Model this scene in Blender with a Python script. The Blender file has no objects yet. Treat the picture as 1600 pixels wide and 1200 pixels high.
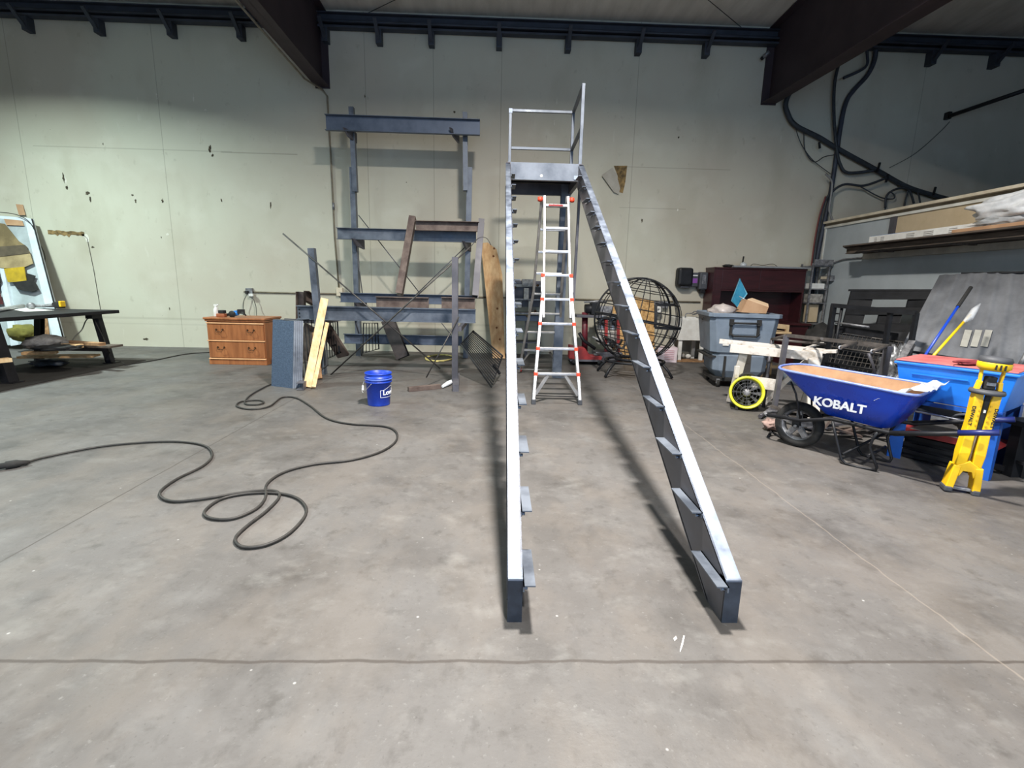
import bpy, bmesh, math, random
from mathutils import Vector, Matrix, noise
random.seed(7)
V = Vector
# ---------------------------------------------------------------- camera
CF, PIT, YAW, ROL, CH = 778.0, .1956, .0304, .0233, 1.36
FW = V((math.sin(YAW)*math.cos(PIT), math.cos(YAW)*math.cos(PIT), -math.sin(PIT)))
r0 = FW.cross(V((0, 0, 1))).normalized(); u0 = r0.cross(FW)
RT = math.cos(ROL)*r0 + math.sin(ROL)*u0
UP = -math.sin(ROL)*r0 + math.cos(ROL)*u0
COL = bpy.context.scene.collection
cam = bpy.data.objects.new('camera', bpy.data.cameras.new('camera'))
COL.objects.link(cam)
cam.matrix_world = Matrix(((RT.x, UP.x, -FW.x, 0), (RT.y, UP.y, -FW.y, 0), (RT.z, UP.z, -FW.z, CH), (0, 0, 0, 1)))
cam.data.sensor_fit = 'HORIZONTAL'; cam.data.sensor_width = 36; cam.data.lens = CF/1600*36
cam.data.clip_start = .05; cam.data.clip_end = 100
bpy.context.scene.camera = cam
# ---------------------------------------------------------------- light
sc = bpy.context.scene
sc.view_settings.view_transform = 'Standard'; sc.view_settings.look = 'None'
sc.view_settings.gamma = 1; sc.view_settings.use_curve_mapping = False
sc.view_settings.exposure = 0.0
w = bpy.data.worlds.new('world'); sc.world = w; w.use_nodes = True
w.node_tree.nodes['Background'].inputs[0].default_value = (.45, .68, 1, 1)
w.node_tree.nodes['Background'].inputs[1].default_value = 3.2
def lamp(name, loc, power, col, size, spread=180, rot=(0, 0, 0)):
    d = bpy.data.lights.new(name, 'AREA'); d.shape = 'DISK'; d.size = size; d.energy = power; d.color = col
    d.spread = math.radians(spread)
    o = bpy.data.objects.new(name, d); o.location = loc; o.rotation_euler = rot; COL.objects.link(o)
lamp('high_bay_light', (.5, 3.1, 5.75), 930, (1, .95, .88), .45, 164)
lamp('high_bay_light', (-7.9, 6.1, 5.7), 600, (.84, 1, .95), .45, 148)
lamp('high_bay_light', (1.2, -2.2, 5.7), 640, (1, .97, .94), .45, 165)
lamp('high_bay_light', (-6.5, -1.5, 5.7), 420, (.88, 1, 1), .45, 165)
# ---------------------------------------------------------------- picture points to places in the hall
def ray(px, py): return (px-800)*RT - (py-600)*UP + CF*FW
def G(px, py, z=0):
    r = ray(px, py); t = (z-CH)/r.z; return V((r.x*t, r.y*t, z))
def W(px, py, y):
    r = ray(px, py); t = y/r.y; return V((r.x*t, y, CH+r.z*t))
def X(px, py, x):
    r = ray(px, py); t = x/r.x; return V((x, r.y*t, CH+r.z*t))
# ---------------------------------------------------------------- materials
def lin(c): return tuple(((x/255)/12.92 if x/255 <= .04045 else ((x/255+.055)/1.055)**2.4) for x in c)
MC = {}
def mat(name, c1, c2=None, scale=6, rough=.6, metal=0, bump=0, rvar=0, stretch=None, detail=6, contrast=(.35, .65), trans=0, alpha=1, bscale=None, spec=.5):
    if name in MC: return MC[name]
    m = bpy.data.materials.new(name); m.use_nodes = True; nt = m.node_tree; N = nt.nodes; L = nt.links
    b = N['Principled BSDF']
    c1 = lin(c1); c2 = lin(c2) if c2 else None
    b.inputs['Base Color'].default_value = (*c1, 1); b.inputs['Roughness'].default_value = rough
    b.inputs['Metallic'].default_value = metal; b.inputs['Specular IOR Level'].default_value = spec
    if trans: b.inputs['Transmission Weight'].default_value = trans
    if alpha < 1: b.inputs['Alpha'].default_value = alpha
    tc = N.new('ShaderNodeTexCoord'); src = tc.outputs['Object']
    if stretch:
        mp = N.new('ShaderNodeMapping'); mp.inputs['Scale'].default_value = stretch; L.new(src, mp.inputs[0]); src = mp.outputs[0]
    if c2 or bump or rvar:
        n = N.new('ShaderNodeTexNoise'); n.inputs['Scale'].default_value = scale; n.inputs['Detail'].default_value = detail
        n.inputs['Roughness'].default_value = .6
        L.new(src, n.inputs['Vector'])
        mr = N.new('ShaderNodeMapRange'); mr.inputs[1].default_value, mr.inputs[2].default_value = contrast
        L.new(n.outputs[0], mr.inputs[0])
        if c2:
            mx = N.new('ShaderNodeMix'); mx.data_type = 'RGBA'
            mx.inputs[6].default_value = (*c1, 1); mx.inputs[7].default_value = (*c2, 1)
            L.new(mr.outputs[0], mx.inputs[0]); L.new(mx.outputs[2], b.inputs['Base Color'])
        if rvar:
            ra = N.new('ShaderNodeMapRange'); ra.inputs[3].default_value = max(0.05, rough-rvar); ra.inputs[4].default_value = min(1, rough+rvar)
            L.new(mr.outputs[0], ra.inputs[0]); L.new(ra.outputs[0], b.inputs['Roughness'])
        if bump:
            bn = n
            if bscale:
                bn = N.new('ShaderNodeTexNoise'); bn.inputs['Scale'].default_value = bscale; bn.inputs['Detail'].default_value = 5; L.new(src, bn.inputs['Vector'])
            bp = N.new('ShaderNodeBump'); bp.inputs['Strength'].default_value = bump; bp.inputs['Distance'].default_value = .01
            L.new(bn.outputs[0], bp.inputs['Height']); L.new(bp.outputs[0], b.inputs['Normal'])
    MC[name] = m; return m
mill = mat('mill_steel', (72, 78, 88), (108, 115, 126), 4, .45, .35, .1, .12, detail=8)
milld = mat('dark_mill_steel', (70, 69, 74), (96, 95, 102), 3, .5, .3, .1, .1)
bright = mat('ground_steel', (118, 127, 144), (148, 157, 172), 7, .55, .92, .05, .1, detail=8)
toe = mat('toe_steel', (36, 40, 48), (62, 70, 82), 6, .45, .4, .1)
rusty = mat('rusty_steel', (84, 70, 66), (126, 112, 104), 5, .65, .4, .2)
bluest = mat('blue_grey_steel', (66, 76, 92), (92, 102, 120), 3, .5, .3, .05, .1)
alu = mat('aluminium', (190, 191, 194), (160, 160, 164), 10, .35, .6, .03)
orange = mat('orange_plastic', (214, 70, 44), rough=.5)
black = mat('black_paint', (20, 20, 22), (30, 30, 34), 8, .6, 0, .05, spec=.25)
blackm = mat('black_metal', (18, 19, 22), (30, 31, 35), 8, .5, 0, .05, spec=.3)
rubber = mat('black_rubber', (20, 20, 20), (34, 33, 32), 12, .8)
beamc = mat('red_oxide_beam', (44, 33, 40), (54, 42, 48), 2, .7, 0, .05)
purl = mat('grey_blue_purlin', (48, 54, 64), (62, 68, 80), 3, .6, .3)
wood1 = mat('new_pine', (226, 200, 156), (200, 160, 112), 5, .7, 0, .1, stretch=(3, 3, .6))
wood2 = mat('plywood', (206, 172, 128), (176, 136, 92), 4, .75, 0, .1, stretch=(4, 4, .5))
wood3 = mat('scrap_wood', (168, 130, 92), (120, 88, 60), 6, .8, 0, .2, stretch=(3, .7, 3))
woodd = mat('dark_weathered_wood', (96, 84, 74), (62, 54, 48), 5, .85, 0, .2, stretch=(6, .6, 6))
osb = mat('strand_board', (206, 168, 112), (158, 118, 70), 22, .8, 0, .3, detail=3)
oak = mat('oak_veneer', (164, 104, 62), (132, 80, 46), 3, .42, 0, .03, stretch=(6, 6, .6))
mahog = mat('mahogany_veneer', (62, 24, 28), (44, 16, 20), 3, .35, 0, 0, stretch=(1, 6, 6))
brass = mat('aged_brass', (100, 72, 48), (70, 52, 40), 20, .4, .7)
white = mat('white_plastic', (226, 226, 222), (206, 204, 198), 6, .5)
whitep = mat('worn_white_paint', (196, 191, 185), (150, 138, 122), 14, .7, 0, .1, contrast=(.5, .72))
blueb = mat('blue_bucket_plastic', (18, 52, 160), (28, 70, 186), 7, .4, 0, .02)
blueh = mat('blue_barrow_enamel', (12, 54, 168), (18, 66, 184), 5, .3, 0, .0, .08)
bluew = mat('blue_washer_enamel', (24, 104, 206), (34, 122, 226), 4, .4, 0, .02)
blued = mat('dark_blue_enamel', (22, 70, 150), (30, 88, 176), 4, .45)
yellow = mat('yellow_plastic', (240, 196, 16), (226, 176, 20), 5, .45)
lime = mat('lime_yellow_enamel', (206, 206, 44), (220, 220, 70), 5, .4)
redp = mat('red_enamel', (156, 44, 42), (112, 30, 32), 6, .5)
redl = mat('faded_red_lid', (190, 108, 106), (164, 84, 84), 8, .55)
grayp = mat('grey_bin_plastic', (96, 108, 122), (112, 124, 138), 4, .55, 0, .03)
dgray = mat('dark_grey_plastic', (58, 60, 64), (70, 72, 78), 8, .6)
card = mat('cardboard', (180, 146, 114), (162, 126, 94), 4, .85)
clear = mat('clear_film', (225, 228, 230), (200, 205, 210), 14, .3, 0, .5, alpha=.55)
bagw = mat('white_film_bundle', (226, 228, 230), (200, 204, 208), 9, .45, 0, .5)
rag = mat('grey_rag', (134, 132, 128), (96, 94, 92), 14, .9, 0, .4)
greymet = mat('machine_grey', (150, 150, 152), (92, 92, 96), 18, .5, .5, .2)
dirt = mat('dried_mud', (158, 124, 94), (136, 102, 74), 7, .9, 0, .3)
cream = mat('cream_trim', (214, 204, 182), (190, 178, 156), 5, .7)
cable = mat('cable_jacket', (28, 27, 26), (46, 43, 40), 20, .6)
glass = mat('door_glass', (190, 200, 205), rough=.1, alpha=.35)
letter = mat('white_lettering', (232, 236, 242), rough=.5)
letterb = mat('black_lettering', (24, 24, 24), rough=.5)
# ---------------------------------------------------------------- mesh building
XF = Matrix.Identity(4)
def setx(loc=(0, 0, 0), rz=0, rx=0, ry=0):
    global XF
    XF = Matrix.Translation(V(loc)) @ Matrix.Rotation(rz, 4, 'Z') @ Matrix.Rotation(ry, 4, 'Y') @ Matrix.Rotation(rx, 4, 'X')
def frame(p0, p1, up=V((0, 0, 1))):
    d = (V(p1)-V(p0)).normalized(); up = V(up)
    if abs(d.dot(up)) > .98: up = V((0, 1, 0)) if abs(d.y) < .9 else V((1, 0, 0))
    s = d.cross(up).normalized(); u = s.cross(d); return d, s, u
class MB:
    def __init__(s): s.b = bmesh.new()
    def v(s, p): return s.b.verts.new(XF @ V(p))
    def f(s, vs):
        try: return s.b.faces.new(vs)
        except ValueError: return None
    def box(s, c, d, rz=0, rx=0, ry=0):
        R = Matrix.Rotation(rz, 3, 'Z') @ Matrix.Rotation(ry, 3, 'Y') @ Matrix.Rotation(rx, 3, 'X'); c = V(c)
        q = [s.v(c + R @ V((i*d[0]/2, j*d[1]/2, k*d[2]/2))) for i in (-1, 1) for j in (-1, 1) for k in (-1, 1)]
        for a in ((0, 1, 3, 2), (4, 6, 7, 5), (0, 4, 5, 1), (2, 3, 7, 6), (0, 2, 6, 4), (1, 5, 7, 3)): s.f([q[i] for i in a])
        return s
    def span(s, a, b): return s.box([(a[i]+b[i])/2 for i in range(3)], [abs(b[i]-a[i]) for i in range(3)])
    def ext(s, prof, p0, p1, up=(0, 0, 1)):      # sweep a closed profile (side, up) from p0 to p1
        d, sd, u = frame(p0, p1, up)
        A = [s.v(V(p0)+sd*a+u*b) for a, b in prof]; B = [s.v(V(p1)+sd*a+u*b) for a, b in prof]
        n = len(prof)
        for i in range(n): s.f([A[i], A[(i+1) % n], B[(i+1) % n], B[i]])
        s.f(A[::-1]); s.f(B); return s
    def beam(s, p0, p1, w, h, up=(0, 0, 1)):
        return s.ext([(-w/2, -h/2), (w/2, -h/2), (w/2, h/2), (-w/2, h/2)], p0, p1, up)
    def chan(s, p0, p1, w, h, t=.008, side=1, up=(0, 0, 1)):   # C section: web on one side, flanges towards `side`
        a, b = (0, w) if side > 0 else (-w, 0)
        if side > 0: pr = [(0, -h/2), (w, -h/2), (w, -h/2+t), (t, -h/2+t), (t, h/2-t), (w, h/2-t), (w, h/2), (0, h/2)]
        else: pr = [(0, -h/2), (0, h/2), (-w, h/2), (-w, h/2-t), (-t, h/2-t), (-t, -h/2+t), (-w, -h/2+t), (-w, -h/2)]
        return s.ext(pr, p0, p1, up)
    def ibm(s, p0, p1, w, h, t=.01, up=(0, 0, 1)):
        a, b, c = w/2, h/2, t/2
        return s.ext([(-a, -b), (a, -b), (a, -b+t), (c, -b+t), (c, b-t), (a, b-t), (a, b), (-a, b), (-a, b-t), (-c, b-t), (-c, -b+t), (-a, -b+t)], p0, p1, up)
    def tube(s, pts, r, seg=8, closed=False, smooth=0):
        pts = [V(p) for p in pts]
        if smooth: pts = spline(pts, smooth, closed)
        n = len(pts); rings = []; pu = None
        rr = r if isinstance(r, (list, tuple)) else [r]*n
        for i, p in enumerate(pts):
            a = pts[(i-1) % n] if (closed or i) else p; c = pts[(i+1) % n] if (closed or i < n-1) else p
            d = (c-a); d = d.normalized() if d.length > 1e-9 else V((0, 0, 1))
            if pu is None: pu = V((0, 0, 1)) if abs(d.z) < .9 else V((1, 0, 0))
            sd = d.cross(pu).normalized(); pu = sd.cross(d).normalized()
            rings.append([s.v(p+(sd*math.cos(t)+pu*math.sin(t))*rr[i]) for t in [2*math.pi*k/seg for k in range(seg)]])
        for i in range(n if closed else n-1):
            A, B = rings[i], rings[(i+1) % n]
            for k in range(seg):
                f = s.f([A[k], A[(k+1) % seg], B[(k+1) % seg], B[k]])
                if f and seg > 5: f.smooth = True
        if not closed: s.f(rings[0]); s.f(rings[-1][::-1])
        return s
    def lathe(s, prof, c=(0, 0, 0), ax='Z', seg=24, sm=True):
        c = V(c); R = {'Z': Matrix.Identity(3), 'Y': Matrix.Rotation(math.pi/2, 3, 'X'), 'X': Matrix.Rotation(math.pi/2, 3, 'Y')}[ax] if isinstance(ax, str) else ax
        rings = []
        for r, z in prof:
            rings.append([s.v(c+R @ V((r*math.cos(t), r*math.sin(t), z))) for t in [2*math.pi*k/seg for k in range(seg)]] if r > 1e-6 else [s.v(c+R @ V((0, 0, z)))])
        for A, B in zip(rings, rings[1:]):
            for k in range(seg):
                q = [A[k % len(A)], A[(k+1) % len(A)], B[(k+1) % len(B)], B[k % len(B)]]
                q = list(dict.fromkeys(q))
                if len(q) > 2:
                    f = s.f(q)
                    if f: f.smooth = sm
        return s
    def cyl(s, p0, p1, r, seg=16): return s.tube([p0, p1], r, seg)
    def slab(s, pts, th):                         # polygon given thickness vector
        th = V(th); A = [s.v(p) for p in pts]; B = [s.v(V(p)+th) for p in pts]; n = len(A)
        s.f(A); s.f(B[::-1])
        for i in range(n): s.f([A[i], B[i], B[(i+1) % n], A[(i+1) % n]])
        return s
    def blob(s, c, d, seed=0, amp=.25, fr=3, sub=3):
        t = bmesh.new(); bmesh.ops.create_icosphere(t, subdivisions=sub, radius=1); c = V(c); mp = {}
        for q in t.verts:
            p = q.co.copy(); k = 1+amp*noise.noise(p*fr+V((seed*7.3, seed*3.1, 0)))*1.6
            p = V((p.x*d[0], p.y*d[1], p.z*d[2]))*k
            mp[q] = s.v(c+p)
        for q in t.faces:
            f = s.f([mp[x] for x in q.verts])
            if f: f.smooth = True
        t.free(); return s
def spline(p, k, closed=False):
    out = []; n = len(p)
    for i in range(n if closed else n-1):
        a, b, c, d = (p[(i-1) % n] if closed or i else p[0]), p[i], p[(i+1) % n], (p[(i+2) % n] if closed or i < n-2 else p[-1])
        for j in range(k):
            t = j/k; out.append(.5*((2*b)+(c-a)*t+(2*a-5*b+4*c-d)*t*t+(3*b-a-3*c+d)*t**3))
    if not closed: out.append(p[-1].copy())
    return out
def wpos(o):
    p = V((0, 0, 0))
    while o: p += o.location; o = o.parent
    return p
def obj(name, mb, m, parent=None, bev=0, solid=0):
    me = bpy.data.meshes.new(name); bmesh.ops.recalc_face_normals(mb.b, faces=mb.b.faces[:])
    mb.b.to_mesh(me); mb.b.free(); me.materials.append(m)
    o = bpy.data.objects.new(name, me); COL.objects.link(o)
    if parent: o.parent = parent; o.location = -wpos(parent)
    if bev:
        b = o.modifiers.new('bevel', 'BEVEL'); b.width = bev; b.segments = 2; b.limit_method = 'ANGLE'
    if solid:
        b = o.modifiers.new('solid', 'SOLIDIFY'); b.thickness = solid; b.offset = 0
    return o
def tag(o, label, cat, group=None):
    o['label'] = label; o['category'] = cat
    if group: o['group'] = group
    return o
def T(name, label, cat, loc, group=None):
    o = bpy.data.objects.new(name, None); o.empty_display_size = .1; COL.objects.link(o); o.location = V(loc)
    return tag(o, label, cat, group)
def struct(name, mb, m, parent=None, **k):
    o = obj(name, mb, m, parent, **k)
    if not parent: o['kind'] = 'structure'
    return o
def text(s, size, m, parent, M, shear=0, depth=.001, name='lettering', bold=0, bend=None):
    c = bpy.data.curves.new('t', 'FONT'); c.body = s; c.size = size; c.shear = shear; c.extrude = depth; c.offset = bold
    c.align_x = 'CENTER'; c.align_y = 'CENTER'
    t = bpy.data.objects.new('t', c); COL.objects.link(t)
    bpy.context.view_layer.update()
    me = bpy.data.meshes.new_from_object(t.evaluated_get(bpy.context.evaluated_depsgraph_get()))
    bpy.data.objects.remove(t); me.materials.clear(); me.materials.append(m)
    for q in me.vertices: q.co = bend(q.co) if bend else M @ q.co
    o = bpy.data.objects.new(name, me); COL.objects.link(o)
    o.parent = parent; o.location = -wpos(parent); return o
# ================================================================ THE ROOM
WY = 10.05                                   # back wall
def floor_mat():
    m = bpy.data.materials.new('concrete_floor'); m.use_nodes = True; nt = m.node_tree; N = nt.nodes; L = nt.links; b = N['Principled BSDF']
    tc = N.new('ShaderNodeTexCoord'); P = tc.outputs['Object']
    def nz(s, d, lo, hi, st=None):
        n = N.new('ShaderNodeTexNoise'); n.inputs['Scale'].default_value = s; n.inputs['Detail'].default_value = d; n.inputs['Roughness'].default_value = .62
        if st:
            mp = N.new('ShaderNodeMapping'); mp.inputs['Scale'].default_value = st; mp.inputs['Rotation'].default_value = (0, 0, .4); L.new(P, mp.inputs[0]); L.new(mp.outputs[0], n.inputs['Vector'])
        else: L.new(P, n.inputs['Vector'])
        r = N.new('ShaderNodeMapRange'); r.inputs[1].default_value = lo; r.inputs[2].default_value = hi; L.new(n.outputs[0], r.inputs[0]); return r.outputs[0], n.outputs[0]
    def mix(a, col, f, fac=1, mode='MIX'):
        x = N.new('ShaderNodeMix'); x.data_type = 'RGBA'; x.blend_type = mode
        if isinstance(a, tuple): x.inputs[6].default_value = (*a, 1)
        else: L.new(a, x.inputs[6])
        x.inputs[7].default_value = (*col, 1)
        mu = N.new('ShaderNodeMath'); mu.operation = 'MULTIPLY'; mu.inputs[1].default_value = fac; L.new(f, mu.inputs[0]); L.new(mu.outputs[0], x.inputs[0]); return x.outputs[2]
    a, _ = nz(.55, 8, .35, .65); c = mix(lin((94, 92, 91)), lin((78, 75, 73)), a)
    a, _ = nz(1.7, 9, .5, .72); c = mix(c, lin((56, 53, 51)), a, .7)
    a, _ = nz(2.3, 7, .53, .75, (1, .8, 1)); c = mix(c, lin((107, 106, 105)), a, .6)
    a, _ = nz(6, 8, .58, .7); c = mix(c, lin((56, 53, 50)), a, .5)
    a, _ = nz(1.1, 4, .66, .70); c = mix(c, lin((61, 58, 54)), a, .55)
    a, fine = nz(38, 6, .62, .75); c = mix(c, lin((134, 134, 132)), a, .4)
    a, _ = nz(60, 5, .60, .72); c = mix(c, lin((53, 50, 48)), a, .45)
    a, _ = nz(12, 9, .56, .70, (1, .6, 1)); c = mix(c, lin((58, 55, 53)), a, .4)
    a, _ = nz(7, 9, .55, .72, (1, 1.2, 1)); c = mix(c, lin((117, 116, 114)), a, .3)
    a, _ = nz(11, 4, .725, .74, (.12, 1.3, 1)); c = mix(c, lin((170, 168, 164)), a, .35)
    a, _ = nz(2.0, 6, .45, .6, (1.2, .7, 1)); c = mix(c, lin((108, 100, 92)), a, .25)
    a, _ = nz(3.2, 8, .58, .70, (1, 1.3, 1)); c = mix(c, lin((118, 117, 114)), a, .3)
    v = N.new('ShaderNodeTexVoronoi'); v.inputs['Scale'].default_value = 5; L.new(P, v.inputs['Vector'])
    r = N.new('ShaderNodeMapRange'); r.inputs[1].default_value = .035; r.inputs[2].default_value = .02; r.inputs[3].default_value = 0; r.inputs[4].default_value = 1; L.new(v.outputs['Distance'], r.inputs[0])
    c = mix(c, lin((178, 178, 177)), r.outputs[0], .45)
    # control joints: one line along x, lines along y (with a little wander)
    sp = N.new('ShaderNodeSeparateXYZ'); L.new(P, sp.inputs[0])
    wn = N.new('ShaderNodeTexNoise'); wn.inputs['Scale'].default_value = 5; wn.inputs['Detail'].default_value = 6; L.new(P, wn.inputs['Vector'])
    def line(axis, pos, wid, amp, col, fac):
        nonlocal c
        m1 = N.new('ShaderNodeMath'); m1.operation = 'MULTIPLY_ADD'; m1.inputs[1].default_value = amp; m1.inputs[2].default_value = -pos-amp/2; L.new(wn.outputs[0], m1.inputs[0])
        m2 = N.new('ShaderNodeMath'); m2.operation = 'ADD'; L.new(sp.outputs[axis], m2.inputs[0]); L.new(m1.outputs[0], m2.inputs[1])
        m3 = N.new('ShaderNodeMath'); m3.operation = 'ABSOLUTE'; L.new(m2.outputs[0], m3.inputs[0])
        r = N.new('ShaderNodeMapRange'); r.inputs[1].default_value = wid; r.inputs[2].default_value = wid*.4; r.inputs[3].default_value = 0; r.inputs[4].default_value = 1; L.new(m3.outputs[0], r.inputs[0])
        c = mix(c, col, r.outputs[0], fac)
    line(1, 1.60, .010, .035, lin((56, 50, 46)), .75)
    line(0, -2.37, .007, .015, lin((59, 53, 50)), .75)
    line(0, 1.93, .006, .05, lin((136, 126, 116)), .35)
    L.new(c, b.inputs['Base Color'])
    a, _ = nz(1.4, 6, .3, .7); r = N.new('ShaderNodeMapRange'); r.inputs[3].default_value = .42; r.inputs[4].default_value = .75; L.new(a, r.inputs[0]); L.new(r.outputs[0], b.inputs['Roughness'])
    bp = N.new('ShaderNodeBump'); bp.inputs['Strength'].default_value = .15; bp.inputs['Distance'].default_value = .01; L.new(fine, bp.inputs['Height']); L.new(bp.outputs[0], b.inputs['Normal'])
    b.inputs['Specular IOR Level'].default_value = .35
    return m
def wall_mat():
    m = bpy.data.materials.new('painted_panel_wall'); m.use_nodes = True; nt = m.node_tree; N = nt.nodes; L = nt.links; b = N['Principled BSDF']
    tc = N.new('ShaderNodeTexCoord'); P = tc.outputs['Object']; sp = N.new('ShaderNodeSeparateXYZ'); L.new(P, sp.inputs[0])
    state = {'c': None}
    def nz(s, lo, hi, st, d=7):
        n = N.new('ShaderNodeTexNoise'); n.inputs['Scale'].default_value = s; n.inputs['Detail'].default_value = d
        mp = N.new('ShaderNodeMapping'); mp.inputs['Scale'].default_value = st; L.new(P, mp.inputs[0]); L.new(mp.outputs[0], n.inputs['Vector'])
        r = N.new('ShaderNodeMapRange'); r.inputs[1].default_value = lo; r.inputs[2].default_value = hi; L.new(n.outputs[0], r.inputs[0]); return r.outputs[0]
    def mix(col, f, fac):
        x = N.new('ShaderNodeMix'); x.data_type = 'RGBA'
        if state['c'] is None: x.inputs[6].default_value = (*lin((190, 189, 172)), 1)
        else: L.new(state['c'], x.inputs[6])
        x.inputs[7].default_value = (*col, 1)
        mu = N.new('ShaderNodeMath'); mu.operation = 'MULTIPLY'; mu.inputs[1].default_value = fac; L.new(f, mu.inputs[0]); L.new(mu.outputs[0], x.inputs[0]); state['c'] = x.outputs[2]
    mix(lin((178, 168, 152)), nz(.35, .4, .62, (1, 1, 1)), .7)
    mix(lin((160, 154, 134)), nz(1.2, .52, .72, (1, 1, .5)), .5)
    mix(lin((206, 204, 190)), nz(1.6, .56, .72, (.8, 1, 1)), .35)
    mix(lin((140, 132, 114)), nz(9, .66, .76, (1, 1, .6)), .3)
    mix(lin((216, 216, 206)), nz(3.6, .70, .78, (2.2, 1, .5)), .3)
    mix(lin((90, 84, 74)), nz(30, .74, .78, (1, 1, 1), 3), .5)
    def mp(inp, a, bb):
        r = N.new('ShaderNodeMapRange'); r.inputs[1].default_value = a; r.inputs[2].default_value = bb; r.inputs[3].default_value = 0; r.inputs[4].default_value = 1; L.new(inp, r.inputs[0]); return r.outputs[0]
    def seam(axis, pos, wid, lo=None, hi=None, fac=.5):
        s = N.new('ShaderNodeMath'); s.operation = 'SUBTRACT'; s.inputs[1].default_value = pos; L.new(sp.outputs[axis], s.inputs[0])
        a = N.new('ShaderNodeMath'); a.operation = 'ABSOLUTE'; L.new(s.outputs[0], a.inputs[0]); o = mp(a.outputs[0], wid, wid*.3)
        if lo is not None:
            g = N.new('ShaderNodeMath'); g.operation = 'GREATER_THAN'; g.inputs[1].default_value = lo; L.new(sp.outputs[0 if axis == 2 else 2], g.inputs[0])
            h = N.new('ShaderNodeMath'); h.operation = 'LESS_THAN'; h.inputs[1].default_value = hi; L.new(sp.outputs[0 if axis == 2 else 2], h.inputs[0])
            k = N.new('ShaderNodeMath'); k.operation = 'MULTIPLY'; L.new(g.outputs[0], k.inputs[0]); L.new(h.outputs[0], k.inputs[1])
            k2 = N.new('ShaderNodeMath'); k2.operation = 'MULTIPLY'; L.new(k.outputs[0], k2.inputs[0]); L.new(o, k2.inputs[1]); o = k2.outputs[0]
        mix(lin((96, 90, 78)), o, fac)
    for px, py in ((20, 140), (240, 90), (573, 200), (677, 100), (784, 100), (997, 120), (1445, 120)):
        seam(0, W(px, py, WY).x, .009, fac=.42)
    seam(2, W(60, 228, WY).z, .012, -8.6, -5, .3); seam(2, W(420, 240, WY).z, .014, -5.2, -3.8, .4)
    seam(2, W(960, 260, WY).z, .010, 2.3, 4.4, .35); seam(2, W(1000, 325, WY).z, .010, 2.3, 3.6, .3)
    seam(2, W(600, 505, WY).z, .03, fac=.18); seam(2, .45, .02, fac=.12)
    L.new(state['c'], b.inputs['Base Color']); b.inputs['Roughness'].default_value = .62
    n = N.new('ShaderNodeTexNoise'); n.inputs['Scale'].default_value = 9; n.inputs['Detail'].default_value = 8; L.new(P, n.inputs['Vector'])
    bp = N.new('ShaderNodeBump'); bp.inputs['Strength'].default_value = .12; bp.inputs['Distance'].default_value = .02; L.new(n.outputs[0], bp.inputs['Height']); L.new(bp.outputs[0], b.inputs['Normal'])
    return m
wmat = wall_mat()
struct('floor', MB().span((-13, -8, -.2), (15, WY, 0)), floor_mat())
wall_back = struct('wall_back', MB().span((-13, WY, 0), (15, WY+.25, 6.3)), wmat)
dimw = mat('painted_side_wall', (120, 118, 112), (104, 102, 96), 1.2, .8)
struct('wall_left', MB().span((-13.25, -8, 0), (-13, WY+.25, 6.3)), dimw)
struct('wall_far_right', MB().span((15, -8, 0), (15.25, WY+.25, 6.3)), dimw)
b = MB().span((-13.25, -8.25, 0), (-4, -8, 6.3)); b.span((6, -8.25, 0), (15.25, -8, 6.3)); b.span((-4, -8.25, 5), (6, -8, 6.3)); struct('wall_front', b, dimw)   # opening behind the camera, added to let bluish sky light in
CZ = 6.08
insul = mat('ceiling_liner', (214, 208, 198), (192, 186, 176), 1.5, .7, 0, .25, stretch=(3, .6, 1))
struct('ceiling', MB().slab([(-13.2, -8.2, CZ+.55), (15.2, -8.2, CZ+.55), (15.2, WY+.2, CZ), (-13.2, WY+.2, CZ)], (0, 0, .2)), insul)
# eave channel along the top of the wall and its short brackets
ech = MB(); ech.chan((-13, WY-.02, 5.90), (15, WY-.02, 5.90), .16, .16, .012, 1, (0, 0, 1))
ech.beam((-13, WY-.05, 5.90), (15, WY-.05, 5.90), .09, .16); ech.beam((-13, WY-.10, 5.76), (15, WY-.10, 5.76), .14, .035); ech.cyl((-13, WY-.16, 5.84), (15, WY-.16, 5.84), .022)
struct('trim_1', ech, purl)
brackets = [(40, 25, 'at the far left corner of the picture'), (152, 28, 'second from the left edge'), (266, 33, 'above the left wall chips'), (375, 40, 'beside the left roof beam'), (508, 45, 'tucked behind the foot of the left roof beam'), (592, 52, 'above the left end of the top rack beam'), (674, 55, 'above the middle of the rack'),
            (780, 60, 'above the left handrail corner'), (888, 63, 'above the right handrail post'), (998, 70, 'above the long wall seam'), (1104, 74, 'left of the right roof beam'), (1456, 92, 'right of the dangling cables'), (1555, 96, 'at the upper right')]
for px, py, wh in brackets:
    p = W(px, py, WY-.1)
    b = MB().span((p.x-.05, WY-.002, 5.52), (p.x+.05, WY-.16, 5.745)); b.beam((p.x, WY-.14, 5.56), (p.x+(.0), WY-.42, 5.80), .06, .03)
    tag(obj('eave_bracket', b, purl), 'short dark bracket under the eave channel, '+wh, 'bracket', 'eave brackets on the back wall')
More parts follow.
